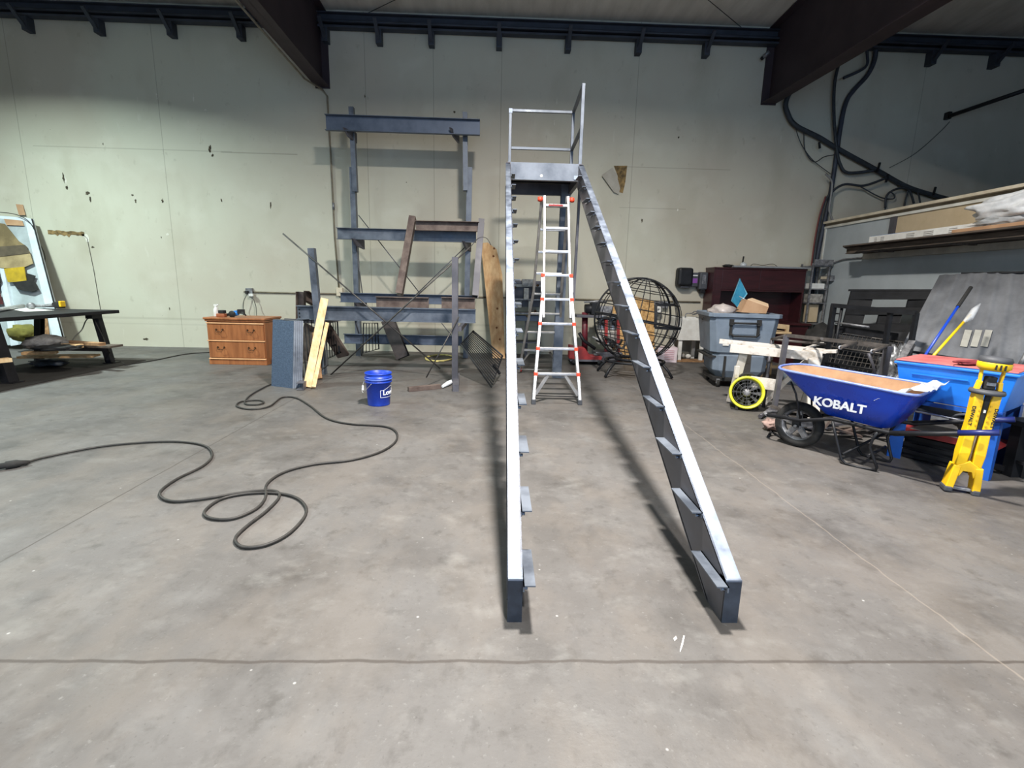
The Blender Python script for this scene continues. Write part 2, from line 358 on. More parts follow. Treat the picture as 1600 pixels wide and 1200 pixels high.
def rafter(name, x, wd, zb0, zb1, y1, label):
    t = T(name, label, 'roof beam', (x, WY, zb0))
    def zc(y): return CZ+(WY-y)*.55/18.2-.012
    y0 = WY-.01; yb = -7.9
    pts = [(x-.006, y0, zb0), (x-.006, y1, zb1), (x-.006, yb, zb1-.02), (x-.006, yb, zc(yb)), (x-.006, y0, zc(y0))]
    obj('web', MB().slab(pts, (.012, 0, 0)), beamc, t)
    f = MB().slab([(x-wd/2, y0, zb0), (x-wd/2, y1, zb1), (x-wd/2, yb, zb1-.02), (x+wd/2, yb, zb1-.02), (x+wd/2, y1, zb1), (x+wd/2, y0, zb0)], (0, 0, .02))
    obj('bottom_flange', f, beamc, t)
    f = MB().slab([(x-wd/2, yb, zc(yb)-.02), (x+wd/2, yb, zc(yb)-.02), (x+wd/2, y0, zc(y0)-.02), (x-wd/2, y0, zc(y0)-.02)], (0, 0, .018))
    obj('top_flange', f, beamc, t)
    obj('end_plate', MB().span((x-wd/2-.01, WY-.03, zb0-.02), (x+wd/2+.01, WY-.001, zc(y0)-.02)), beamc, t)
    return t
rafter('roof_beam', -3.27, .24, 4.82, 4.86, 7.35, 'deep dark oxide steel roof beam running overhead at the left')
rafter('roof_beam', 4.98, .26, 4.80, 4.66, 6.3, 'deep dark oxide steel roof beam running overhead at the right')
# wires seen against the ceiling
for a, b, lb in (((500+150/2.16, 25), (500+262/2.16, 0), 'thin wire crossing the ceiling near the left roof beam'), ((1110, 5), (1162, 48), 'thin wire crossing the ceiling near the right roof beam')):
    p, q = G(*a, 6.02), G(*b, 6.02); p.z = q.z = 6.04
    d = (q-p).normalized(); tag(obj('ceiling_wire', MB().cyl(p-d*.3, q+d*1.5, .006, 6), cable), lb, 'wire')
# wall damage: chips as thin ragged patches of the wall
chipm = mat('exposed_wall_core', (92, 84, 66), (26, 24, 22), 40, .95, 0, .3)
chipw = mat('torn_paper', (222, 220, 210), (190, 186, 172), 30, .9)
tan = mat('exposed_brown_board', (150, 124, 80), (84, 70, 46), 14, .95, 0, .3)
def chip(px, py, w_, h_, seed, m=chipm, ang=0):
    rnd = random.Random(seed); c = W(px, py, WY)
    n = 13; pts = []
    for i in range(n):
        t = 2*math.pi*i/n; r = .45+.75*rnd.random()
        x, z = r*w_/3*math.cos(t), r*h_/2.4*math.sin(t)
        pts.append((c.x+x*math.cos(ang)-z*math.sin(ang), WY-.003, c.z+x*math.sin(ang)+z*math.cos(ang)))
    obj('wall_chip', MB().slab(pts, (0, .004, 0)), m, wall_back)
for i, a in enumerate([(99, 277, .07, .22), (105, 293, .08, .12), (137, 302, .14, .07), (141, 311, .05, .16), (207, 305, .1, .06), (212, 314, .05, .12), (254, 314, .07, .11), (346, 313, .04, .08), (423, 321, .05, .17), (328, 232, .09, .2), (332, 243, .09, .07),
                       (161, 225, .03, .05), (145, 386, .09, .05), (252, 371, .03, .06), (1003, 345, .05, .1), (710, 175, .08, .06), (265, 483, .03, .1), (228, 530, .15, .06), (635, 285, .03, .03), (570, 150, .03, .09), (1060, 215, .05, .06), (1063, 445, .03, .03)]):
    chip(*a, i+3)
for i, a in enumerate([(103, 283, .05, .2), (330, 238, .05, .14), (212, 311, .05, .1), (245, 150, .04, .14), (302, 152, .05, .18), (215, 155, .03, .12), (321, 172, .07, .05), (313, 215, .015, .13), (1059, 328, .05, .06), (870, 158, .015, .16), (866, 192, .02, .14), (262, 366, .1, .06)]):
    chip(*a, i+40, chipw)
# long gouge beside the workbench
g0, g1 = W(75, 363, WY), W(132, 366, WY)
rnd = random.Random(5); top = []; bot = []
for i in range(17):
    t = i/16; p = g0.lerp(g1, t); top.append((p.x, WY-.004, p.z+.03+rnd.random()*.02)); bot.append((p.x, WY-.004, p.z-.02-rnd.random()*.06*(1 if .2 < t < .6 else .3)))
obj('wall_gouge', MB().slab(top+bot[::-1], (0, .005, 0)), tan, wall_back)
tag(obj('thin_wire', MB().tube([W(131, 368, WY-.01), W(136, 372, WY-.01), W(146, 420, WY-.01), W(157, 484, WY-.01)], .0035, 6), MC.get('none') or cable), 'thin dark wire running straight down from the wall gouge', 'wire')
obj('plaster_patch', MB().slab([tuple(W(x_, y_, WY-.004)) for x_, y_ in ((126, 366), (136, 366), (139, 371), (139, 378), (135, 378), (133, 372))], (0, .004, 0)), chipw, wall_back)
# torn board hanging from the hole right of the stair top
P = lambda x, y, d=0: tuple(W(x, y, WY)-V((0, d, 0)))
obj('wall_hole', MB().slab([P(959, 259, .004), P(980, 259, .004), P(977, 285, .004), P(973, 302, .004), P(967, 300, .004), P(965, 275, .004)], (0, .005, 0)), tan, wall_back)
obj('torn_wall_flap', MB().slab([P(957, 262, .01), P(939, 275, .07), P(958, 301, .06), P(966, 304, .03), P(969, 295, .01), P(963, 272, .01)], (0, .006, 0)), mat('wall_paint_flap', (176, 172, 160), (160, 154, 142), 5, .8), wall_back)
# right partition
RX = 6.35
partm = mat('partition_white', (172, 180, 184), (160, 168, 172), 2, .7, 0, .05)
pw = struct('wall_right', MB().span((RX, -5, 0), (RX+.12, WY, 2.60)), partm)
obj('plywood_infill', MB().span((RX-.006, -5, 2.17), (RX, 8.15, 2.58)), mat('beige_board', (196, 178, 148), (182, 164, 134), 3, .8), pw)
tr = MB().span((RX-.10, -5, 2.66), (RX+.30, WY-.16, 2.70)); struct('trim_2', tr, cream)
tr = MB().span((RX-.03, -5, 2.58), (RX+.15, WY-.10, 2.62)); tr.span((RX-.02, WY-.14, .0), (RX-.001, WY-.10, 2.6)); struct('trim_3', tr, mat('white_trim', (216, 216, 208), (196, 194, 184), 4, .7))
tr = MB().span((RX-.015, -5, 2.62), (RX+.14, WY-.10, 2.66)); struct('trim_4', tr, mat('tan_trim', (150, 136, 112), (120, 108, 90), 4, .7))
for px in (1396, 1541):
    p = X(px, 345, RX-.03); obj('stud', MB().span((RX-.05, p.y-.05, 2.12), (RX-.006, p.y+.05, 2.58)), milld, pw)
# wall conduits
x0 = W(512, 140, WY-.03); 
t = T('conduit', 'thin tan conduit running down the back wall from the left roof beam', 'conduit', (x0.x, WY-.03, 4.8))
pts = [V((-3.40, 7.0, 4.835)), V((-3.43, 9.6, 4.79)), W(503, 139, WY-.06), W(511, 150, WY-.03), W(516, 230, WY-.03), W(523, 370, WY-.03), W(530, 455, WY-.03)]
obj('pipe', MB().tube(pts, .016, 8), mat('tan_pipe', (128, 118, 98), (98, 90, 76), 8, .5), t)
p = W(521, 322, WY-.03); obj('coupling', MB().cyl(p-V((0, 0, .06)), p+V((0, 0, .06)), .022), greymet, t)
p = W(531, 456, WY-.04); obj('junction_box', MB().box(p, (.12, .07, .16)), cream, t, bev=.005)
z1 = W(600, 461, WY-.02).z
obj_ = obj('conduit', MB().cyl((-4.98, WY-.02, z1), (-3.05, WY-.02, z1), .014), MC['tan_pipe'])
tag(obj_, 'straight horizontal conduit from the outlet box to the rack', 'conduit')
obj_ = obj('conduit', MB().cyl((1.2, WY-.02, z1), (4.05, WY-.02, z1), .016), MC['tan_pipe'])
tag(obj_, 'straight horizontal conduit behind the globe cage', 'conduit')
obj_ = obj('conduit', MB().cyl((-2.9, WY-.02, z1), (1.1, WY-.02, z1), .014), MC['tan_pipe'])
tag(obj_, 'straight horizontal conduit passing behind the steel rack', 'conduit')
# outlet box with two cords
p = W(390, 455, WY-.03)
t = T('outlet_box', 'grey double outlet box on the wall above the file cabinet', 'outlet', p)
obj('box_body', MB().box(p, (.13, .06, .12)), greymet, t, bev=.006)
obj('plug', MB().box(p+V((-.03, -.05, -.02)), (.05, .05, .05)), rubber, t); obj('plug', MB().box(p+V((.05, -.05, -.07)), (.08, .05, .05)), white, t)
tag(obj('extension_lead', MB().tube([W(387, 458, WY-.08), W(381, 470, WY-.1), W(380, 485, WY-.1), W(380, 497, WY-.3)], .008, 6, smooth=5), mat('grey_cord', (96, 96, 88), rough=.6)), 'thin grey cord dropping from the outlet, left of two', 'cord')
tag(obj('extension_lead', MB().tube([W(393, 460, WY-.08), W(397, 470, WY-.1), W(400, 480, WY-.1), W(401, 497, WY-.3)], .008, 6, smooth=5), MC['grey_cord']), 'thin grey cord dropping from the outlet, right of two', 'cord')
# cables and pipes at the upper right of the back wall
def wtube(pts, r, y=WY-.06, seg=8, k=6): return MB().tube([W(a, b, y) for a, b in pts], r, seg, smooth=k)
c1 = mat('dark_blue_cable', (36, 42, 48), (48, 54, 60), 9, .6)
tag(obj('cable_run', wtube([(1262, 102), (1240, 135), (1228, 160), (1231, 178), (1243, 196), (1280, 215), (1308, 232), (1370, 266), (1420, 293), (1480, 311)], .045, WY-.08), c1), 'thick dark cable bundle swooping from the right roof beam down to the partition', 'cable')
tag(obj('looped_cable', MB().tube([W(1313, 92, WY-.1), W(1304, 130, WY-.1), W(1303, 180, WY-.1), W(1307, 230, WY-.1), W(1312, 255, WY-.1), W(1325, 270, WY-.1), W(1368, 266, WY-.1)], .028, 8, smooth=6), c1), 'dark cable hanging down and looping under the cable bundle', 'cable')
t = T('conduit_riser', 'tall grey conduit rising to the roof behind the right beam', 'conduit', W(1300, 300, WY-.05))
obj('pipe', wtube([(1264, 500), (1275, 410), (1298, 300), (1313, 200), (1322, 160), (1335, 140), (1355, 118), (1366, 95), (1368, 72), (1360, 58), (1350, 62), (1345, 80)], .04, WY-.06), purl, t)
obj('elbow', wtube([(1352, 70), (1355, 85), (1352, 105), (1318, 122)], .025, WY-.14), purl, t)
tag(obj('hanging_cable', wtube([(1270, 420), (1277, 370), (1287, 320), (1300, 300), (1320, 288), (1350, 290), (1385, 278)], .022, WY-.16), c1), 'blue grey cable curving off the riser down to the hutch corner', 'cable')
tag(obj('hanging_cable', wtube([(1267, 420), (1273, 375), (1281, 335), (1290, 307)], .014, WY-.2), mat('dull_red_cable', (104, 48, 44), rough=.6)), 'dull red cable running down the corner beside the riser', 'cable')
tag(obj('hanging_cable', wtube([(1290, 272), (1300, 285), (1298, 310), (1296, 330), (1304, 350)], .018, WY-.22), mat('light_grey_cable', (130, 130, 128), rough=.5)), 'light grey flexible cable snaking over the corner riser', 'cable')
tag(obj('hanging_cable', wtube([(1345, 292), (1375, 308), (1394, 311), (1398, 306), (1390, 300), (1384, 310), (1383, 330)], .012, WY-.1), c1), 'thin dark cable looping above the partition', 'cable')
tag(obj('hanging_cable', wtube([(1383, 325), (1386, 305), (1402, 295), (1420, 297), (1428, 318)], .02, WY-.12), c1), 'teal black cable arch above the partition', 'cable')
tag(obj('hanging_cable', wtube([(1412, 325), (1416, 308), (1420, 292)], .015, WY-.1), c1), 'short upright cable under the bundle', 'cable')
tag(obj('hanging_cable', wtube([(1425, 296), (1434, 300), (1438, 320)], .015, WY-.1), c1), 'short bent cable at the right of the arch', 'cable')
tag(obj('hanging_cable', wtube([(1256, 205), (1258, 235), (1272, 253), (1288, 245), (1303, 242)], .009, WY-.08, 6), c1), 'thin wire drooping below the cable bundle', 'cable')
tag(obj('hanging_cable', wtube([(1243, 200), (1252, 225), (1270, 250), (1298, 272)], .007, WY-.08, 6), c1), 'thinnest wire drooping toward the riser', 'cable')
tag(obj('hanging_cable', wtube([(1390, 262), (1430, 240), (1470, 205), (1484, 190)], .005, WY-.04, 6), c1), 'hair thin wire from the bundle to the pipe end', 'cable')
for i, (a, b) in enumerate((((1280, 222), (1281, 232)), ((1375, 254), (1370, 270)), ((1388, 272), (1384, 285)), ((1462, 292), (1458, 305)))):
    tag(obj('cable_clip', MB().beam(W(*a, WY-.13), W(*b, WY-.13), .03, .03), blackm), 'small dark clip on the cable bundle, '+('nearest the roof beam', 'second from the roof beam', 'third from the roof beam', 'nearest the partition')[i], 'clip', 'clips along the cable bundle')
t = T('steel_pipe', 'dark straight pipe slanting off the wall at the upper right', 'pipe', W(1484, 182, WY-.05))
obj('pipe', MB().cyl(W(1484, 181, WY-.12), W(1640, 128, WY-1.2), .035), blackm, t); p = W(1481, 181, WY-.05); obj('flange', MB().box(p, (.07, .1, .12)), blackm, t)
p = W(1195, 88, WY-.12); t = T('security_camera', 'small pale camera fixture beside the right roof beam', 'camera', p)
obj('housing', MB().cyl(p+V((-.03, 0, -.02)), p+V((.05, -.06, .05)), .035), greymet, t); obj('lens', MB().cyl(p+V((-.055, .0, -.045)), p+V((-.035, 0, -.025)), .03), black, t)
p = W(1160, 60, WY-.2)
# ================================================================ STAIRCASE
SX0, SX1 = .055, 1.02
S = lambda y: .19+.562*(y-1.82)             # top edge of the stringers
t = T('steel_staircase', 'unfinished steel staircase with two stringers, bare tread clips and a railed landing', 'staircase', (.53, 1.82, 0))
def stringer(inner, outer):
    sgn = 1 if outer > inner else -1; vt = .27
    def band(x0, x1, dz0, dz1, y0=1.825, y1=6.52):
        ys = [y0, y1]; b = MB(); pts = []
        pts = [(x0, y0, max(.0, S(y0)+dz0)), (x0, y0, max(.004, S(y0)+dz1)), (x0, y1, S(y1)+dz1), (x0, y1, S(y1)+dz0)]
        yb = 1.82+(-dz0-.19)/.562
        if yb > y0: pts = [(x0, y0, 0.0), (x0, y0, S(y0)+dz1), (x0, y1, S(y1)+dz1), (x0, y1, S(y1)+dz0), (x0, yb, .0)]
        return b.slab(pts, (x1-x0, 0, 0))
    m = obj('stringer', band(inner, inner+sgn*.008, -vt, 0), milld, t)
    obj('top_flange', band(inner, outer, -.009, 0), bright, m)
    y0 = 1.82+(vt-.19)/.562
    obj('bottom_flange', MB().slab([(inner, y0, .0), (inner, y0+.02, .0), (inner, 6.5, S(6.5)-vt), (inner, 6.5, S(6.5)-vt+.01), (inner, y0, .01)], (outer-inner, 0, 0)), milld, m)
    obj('toe_plate', MB().span((inner, 1.818, 0), (outer, 1.828, .188)), toe, m)
    obj('toe_cap', MB().span((inner, 1.819, .180), (outer, 1.875, .196)), bright, m)
stringer(.952, 1.018); stringer(.118, .058)
for k in range(15):
    z = .185+.1745*k; yc = 1.93+.3085*k
    for s, x in ((1, .118), (-1, .952)):
        b = MB().span((x, yc-.14, z-.006), (x+s*.05, yc+.14, z)); b.span((x, yc-.14, z-.028), (x+s*.006, yc+.14, z))
        o = obj('tread_clip', b, mill, t)
        if k < 14: obj('bolt', MB().cyl((x+s*.002, yc-.11, z-.028), (x+s*.02, yc-.11, z-.028), .008, 6), bright, o)
# landing
LY0, LY1, LZ = 6.50, 7.52, 2.84
obj('landing_fascia', MB().span((.12, LY0, 2.64), (.955, LY0+.012, LZ)), mill, t)
b = MB().span((.12, LY0+.012, 2.64), (.955, LY0+.07, 2.65)); b.span((.12, LY0+.012, LZ-.01), (.955, LY0+.07, LZ)); obj('fascia_flange', b, milld, t)
obj('landing_side', MB().chan((.118, LY0, 2.74), (.118, LY1, 2.74), .05, .2, .008, -1), milld, t)
obj('landing_side', MB().chan((.955, LY0, 2.74), (.955, LY1, 2.74), .05, .2, .008, 1), milld, t)
obj('landing_back', MB().chan((.10, LY1, 2.74), (1.0, LY1, 2.74), .05, .2, .008, -1), milld, t)
b = MB().span((.12, LY0+.01, LZ-.012), (.955, LY1-.01, LZ-.004))
obj('landing_deck', b, black, t)
for y in (6.85, 7.2): obj('deck_joist', MB().beam((.125, y, 2.78), (.95, y, 2.78), .05, .09), black, t)
obj('weld_dot', MB().cyl((.50, LY0-.004, 2.69), (.50, LY0, 2.69), .017, 10), white, t)
obj('gusset', MB().span((.90, LY0-.012, 2.655), (.955, LY0, 2.70)), bright, t)
# rail
q = .04
b = MB().span((.10, LY1-.03, LZ-.06), (.10+q, LY1-.03+q, 3.74)); obj('rail_post', b, mill, t, bev=.003)
b = MB().span((.975, LY1-.03, LZ-.1), (.975+q, LY1-.03+q, 3.74)); obj('rail_post', b, mill, t, bev=.003)
b = MB().span((.955, LY0+.02, LZ-.1), (.955+q, LY0+.02+q, 3.74)); obj('rail_post', b, mill, t, bev=.003)
obj('handrail', MB().span((.10, LY1-.03, 3.72), (1.015, LY1+.01, 3.755)), mill, t, bev=.003)
obj('handrail', MB().beam((.975, LY0+.02, 3.737), (.995, LY1-.03, 3.737), .04, .035), mill, t, bev=.003)
obj('mid_rail', MB().span((.14, LY1-.03, 3.235), (.975, LY1+.01, 3.27)), mill, t, bev=.003)
obj('mid_rail', MB().beam((.975, LY0+.06, 3.252), (.995, LY1-.03, 3.252), .04, .035), mill, t, bev=.003)
obj('corner_cap', MB().span((.097, LY1-.034, 3.70), (.145, LY1-.029, 3.758)), bright, t)
# rear support columns: the right one is the grey channel standing on the floor
obj('support_column', MB().chan((.965, 7.44, 0), (.99, 7.44, LZ-.02), .13, .12, .008, 1, (0, 1, 0)), mill, t)
obj('column_plate', MB().span((.955, 7.40, 0), (1.09, 7.55, .01)), mill, t)
obj('support_column', MB().beam((.985, LY0+.12, 1.18), (1.0, LY0+.12, LZ-.1), .03, .05, (0, 1, 0)), milld, t)
# ================================================================ LADDER
t = T('folding_ladder', 'silver telescoping A-frame ladder with orange joints standing under the stair landing', 'ladder', (.69, 6.6, 0))
FB, FT = (5.68, .0), (6.62, 2.47)            # front legs in (y, z)
def fy(z): return FB[0]+(FT[0]-FB[0])*z/FT[1]
XL = [(.02, .43), (.18, .44), (1.28, .535), (2.47, .545)]; XR = [(.02, .975), (.18, .97), (1.28, .885), (2.47, .868)]
for Q in (XL, XR):
    pts = [(x, fy(z), z) for z, x in Q]
    b = MB()
    for p0, p1 in zip(pts, pts[1:3]): b.beam(p0, p1, .035, .07, (0, 1, 0))
    obj('lower_rail', b, alu, t, bev=.004)
    b = MB(); s = 1 if Q is XL else -1
    b.beam((pts[2][0]+s*.012, fy(.98), .98), (pts[3][0]+s*.012, pts[3][1], 2.47), .028, .055, (0, 1, 0)); obj('upper_rail', b, alu, t, bev=.004)
    b = MB().beam((pts[2][0], fy(1.28), 1.28), (pts[2][0]-s*0.0, fy(1.45), 1.45), .038, .075, (0, 1, 0)); obj('outer_sleeve', b, alu, t)
    obj('hinge_disc', MB().lathe([(0, -.022), (.05, -.022), (.05, .022), (0, .022)], (pts[3][0]+s*.012, FT[0]+.05, 2.44), 'X', 20), alu, t)
    obj('hinge_knob', MB().lathe([(0, -.03), (.026, -.03), (.034, .0), (.026, .03), (0, .03)], (pts[3][0]-s*.04, FT[0]+.02, 2.44), 'X', 12), orange, t)
    obj('foot_boot', MB().box((pts[0][0], fy(.03), .03), (.05, .09, .06)), dgray, t, bev=.006)
    b = MB().beam((pts[1][0]+s*.01, fy(.2)-.02, .10), (pts[1][0]+s*.16, fy(.32)-.0, .325), .03, .03); obj('corner_brace', b, alu, t)
def xat(Q, z):
    for (z0, x0), (z1, x1) in zip(Q, Q[1:]):
        if z <= z1: return x0+(x1-x0)*(z-z0)/(z1-z0)
    return Q[-1][1]
for k in range(8):
    z = .34+.288*k; a, c = xat(XL, z), xat(XR, z); y = fy(z)
    if k >= 5: a += .02; c -= .02
    r = obj('rung', MB().beam((a, y, z), (c, y, z), .06, .032), alu, t, bev=.006)
    if k < 5:
        for x in (a, c): obj('rung_joint', MB().box((x, y-.022, z), (.045, .045, .042)), orange, r, bev=.004)
    if k == 7: obj('red_label', MB().span(((a+c)/2-.1, y-.036, z-.01), ((a+c)/2+.08, y-.030, z+.012)), redp, r)
obj('spreader_wire', MB().cyl((.44, 5.69, .10), (.965, 5.69, .09), .006, 6), blackm, t)
def by(z): return 7.78+(6.78-7.78)*z/2.47
BL = [(.02, .34), (1.28, .50), (2.47, .535)]; BR = [(.02, .965), (1.28, .90), (2.47, .88)]
for Q in (BL, BR):
    b = MB(); pts = [(x, by(z), z) for z, x in Q]
    for p0, p1 in zip(pts, pts[1:]): b.beam(p0, p1, .034, .06, (0, 1, 0))
    obj('rear_rail', b, mat('dull_aluminium', (150, 148, 146), (124, 122, 120), 8, .4, .6), t, bev=.003)
    obj('wheel', MB().lathe([(0, -.015), (.035, -.015), (.035, .015), (0, .015)], (pts[0][0]+(.03 if Q is BL else -.03), by(.05)+.02, .05), 'X', 14), redp, t)
    s = 1 if Q is BL else -1
    obj('corner_brace', MB().beam((pts[0][0]+s*.0, by(.08), .08), (pts[0][0]+s*.16, by(.36), .36), .025, .025), MC['dull_aluminium'], t)
for k in range(8):
    z = .39+.285*k if k else .06; a, c = xat(BL, z), xat(BR, z)
    if k == 0: obj('rear_rung', MB().cyl((a, by(z), z), (c, by(z), z), .012), MC['dull_aluminium'], t)
    else: obj('rear_rung', MB().beam((a, by(z), z), (c, by(z), z), .055, .03), MC['dull_aluminium'] if k < 4 else alu, t, bev=.004)
obj('rear_rung', MB().beam((xat(BL, .39), by(.39), .39), (xat(BR, .39), by(.39), .39), .055, .03), MC['dull_aluminium'], t)
# ================================================================ STEEL RACK against the wall
RY = 9.35
t = T('steel_rack', 'tall blue-grey steel rack with four horizontal beams standing against the back wall', 'rack', (-1.6, RY, 0))
ul0, ul1 = W(565, 552, RY), W(555, 262, RY); ul0.z = 0
obj('upright', MB().chan(ul0, ul1, .09, .12, .008, 1, (0, 1, 0)), mill, t)
obj('upright', MB().chan(W(559, 300, RY-.08), W(553, 168, RY-.08), .08, .10, .008, 1, (0, 1, 0)), mill, t)
ur0, ur1 = W(724, 545, RY), W(730, 262, RY); ur0.z = 0
obj('upright', MB().chan(ur0, ur1, .09, .12, .008, -1, (0, 1, 0)), mill, t)
obj('upright', MB().chan(W(724, 298, RY-.08), W(723, 176, RY-.08), .08, .10, .008, -1, (0, 1, 0)), mill, t)
def rbeam(xa, ya0, ya1, xb, y, m=mill, nm='cross_beam', par=None, w_=.08):
    a, b = W(xa, ya0, y), W(xa, ya1, y); h = a.z-b.z; c = W(xb, (ya0+ya1)/2, y); z = (a.z+b.z)/2
    bb = MB().chan((a.x, y, z), (c.x, y, z), w_, h, .01, 1)
    return obj(nm, bb, m, par or t, bev=.002), z, h
rbeam(509, 180, 205, 750, 9.1, bluest); rbeam(527, 356, 374, 744, 9.15, mill)
rbeam(532, 457, 472, 742, 9.15, bluest); rbeam(538, 521, 536, 722, 9.1, bluest)
for px, py, dx in ((550, 207, -.05), (717, 207, -.1), (558, 376, 0), (727, 380, 0), (562, 475, 0), (727, 475, 0)):
    p = W(px, py, 9.2); obj('beam_bracket', MB().slab([(p.x-.05+dx, 9.0, p.z+.02), (p.x+.07+dx, 9.32, p.z+.02), (p.x+.07+dx, 9.32, p.z-.14), (p.x+.0+dx, 9.1, p.z-.10)], (.03, 0, 0)), milld, t)
for a, b in (((560, 336), (655, 457)), ((733, 380), (640, 470)), ((556, 380), (569, 480)), ((548, 480), (562, 525)), ((690, 505), (706, 525))):
    obj('brace_rod', MB().cyl(W(*a, 9.28), W(*b, 9.28), .009, 6), milld, t)
# front frame: posts, the long I beam and crossing rods
t = T('steel_stand', 'low grey steel frame with a long horizontal beam, two posts and crossed rods', 'steel frame', (-1.6, 7.45, 0))
z0, z1 = W(465, 477, 7.5).z, W(465, 499, 7.5).z
xa, xb = W(465, 488, 7.5).x, W(743, 490, 7.5).x
ib = obj('long_beam', MB().ibm((xa, 7.5, (z0+z1)/2), (xb, 7.5, (z0+z1)/2), .12, z0-z1, .014), mill, t)
for q_ in (0, 1, 2): obj('bolt_hole', MB().cyl((xa+.03, 7.4925, z0-.06-.055*q_), (xa+.03, 7.488, z0-.06-.055*q_), .012, 8), black, ib)
pl0 = G(504, 585); obj('post', MB().ext([(-.045, -.045), (.045, -.045), (.045, .045), (-.045, .045)], (pl0.x, 7.38, 0), (W(487, 388, 7.38).x, 7.38, W(487, 388, 7.38).z), (0, 1, 0)), mill, t)
pr = W(716, 402, 6.75); obj('post', MB().chan((pr.x, 6.75, 0), (pr.x, 6.75, pr.z), .08, .08, .008, 1, (0, 1, 0)), milld, t)
a, b = G(503, 586), G(475, 610); obj('foot_bar', MB().chan(a+V((0, 0, .05)), b+V((0, 0, .05)), .09, .09, .008, 1), milld, t)
a, b = G(712, 596), G(712, 612); obj('foot_bar', MB().beam(a+V((0, .2, .045)), b+V((0, 0, .045)), .08, .09), milld, t)
obj('side_rail', MB().chan((pl0.x-.05, 7.43, z1-.03), (pl0.x-.6, 7.55, z1-.02), .05, .05, .006, 1), milld, t)
obj('tie_bar', MB().beam((pr.x+.02, 6.75, z1-.03), (pr.x+.02, 9.1, z1-.03), .05, .06), milld, t)
obj('tie_bar', MB().beam((pl0.x+.02, 7.38, z1-.03), (pl0.x+.02, 9.3, z1-.03), .05, .06), milld, t)
def rod(a, b, ya, yb, r=.011): return MB().cyl(W(*a, ya), W(*b, yb), r, 8)
rodm = mat('bare_rod', (92, 90, 88), (60, 58, 58), 10, .5, .6)
obj('brace_rod', rod((442, 365), (688, 576), 7.33, 7.33), rodm, t)
p = [W(512, 590, 7.33), W(640, 472, 7.30), W(735, 386, 7.30), W(748, 372, 7.3), W(760, 372, 7.3), W(767, 383, 7.3)]
obj('brace_rod', MB().tube([p[0], p[1], p[2]], .011, 8), rodm, t); obj('loose_wire', MB().tube(p[2:], .006, 6, smooth=6), rodm, t)
obj('brace_rod', rod((717, 495), (666, 590), 6.7, 6.5, .009), rodm, t)
# rusty U frame leaning on the rack
t = T('rusty_channel_frame', 'rust-brown U-shaped channel frame leaning upright on the middle rack beams', 'steel frame', W(690, 462, 8.4))
obj('side_channel', MB().chan(W(629, 461, 8.5), W(650, 341, 8.95), .11, .16, .008, 1, (0, 1, 0)), rusty, t)
obj('side_channel', MB().chan(W(738, 463, 8.55), W(748, 344, 8.95), .10, .16, .008, -1, (0, 1, 0)), milld, t)
a, b = W(650, 353, 8.93), W(749, 355, 8.93); obj('top_channel', MB().chan(a, b, .10, .16, .008, 1), rusty, t)
for xx, yy in ((588, 463), (690, 464)):
    x1_ = 670 if xx == 588 else 742
    a, b = W(xx, yy+8, 8.2), W(x1_, yy+9, 8.2)
    zt_, zb_ = W(xx, yy, 8.2).z, W(xx, yy+18, 8.2).z; b_ = MB().ibm(V((a.x, 8.2, (zt_+zb_)/2)), V((b.x, 8.2, (zt_+zb_)/2)), .14, zt_-zb_, .012); o = obj('stub_beam', b_, rusty)
    tag(o, 'short rusty I-beam lying behind the long beam, '+('left one' if xx == 588 else 'right one at the rack end'), 'steel beam')
    for sx in (.12, .8): obj('support_block', MB().span((a.x+(b.x-a.x)*sx-.04, 8.0, z1-.03), (a.x+(b.x-a.x)*sx+.04, 8.3, zb_-.003)), milld, t)
# dark channel leaning under the beam
t = T('dark_channel', 'dark rusty channel leaning under the long beam, foot on the floor', 'steel channel', G(632, 562))
obj('channel_web', MB().ibm(G(630, 563)+V((0, .0, .05)), W(606, 500, 9.0), .22, .14, .012, (0, 1, 0)), mat('dark_channel_steel', (50, 45, 46), (74, 66, 64), 6, .6, .2, .1), t)
# brown slotted channels left of rack
for i, (a, b, ya, yb, lb) in enumerate((((536, 558), (502, 505), 8.3, 8.0, 'brown slotted channel propped down to the right behind the pine boards'), ((471, 560), (484, 508), 8.0, 7.9, 'brown channel leaning behind the baluster panel'))):
    t = T('slotted_channel', lb, 'steel channel', W(*a, ya)); p0, p1 = W(*a, ya), W(*b, yb); p0.z = max(p0.z, .06)
    up = V((1, -.35, .5)) if i == 0 else V((1, -.3, 0))
    o = obj('channel_body', MB().chan(p0, p1, .06, .2, .008, 1, up), rusty, t)
    if i == 0:
        d, sd, u = frame(p0, p1, up)
        for k in range(4):
            c = p0.lerp(p1, .15+.22*k)-sd*.002
            obj('slot', MB().beam(c-u*.055, c+u*.02, .006, .03, d), black, o)
t = T('rusty_beam_end', 'rusty brown channel end poking up behind the long beam at its left', 'steel channel', W(478, 480, 7.9))
obj('channel_body', MB().chan(W(472, 456, 7.9), W(472, 500, 7.9), .1, .12, .008, 1, (1, 0, 0)), rusty, t); obj('channel_arm', MB().chan(W(474, 462, 7.95), W(500, 478, 8.6), .08, .16, .008, 1), rusty, t)
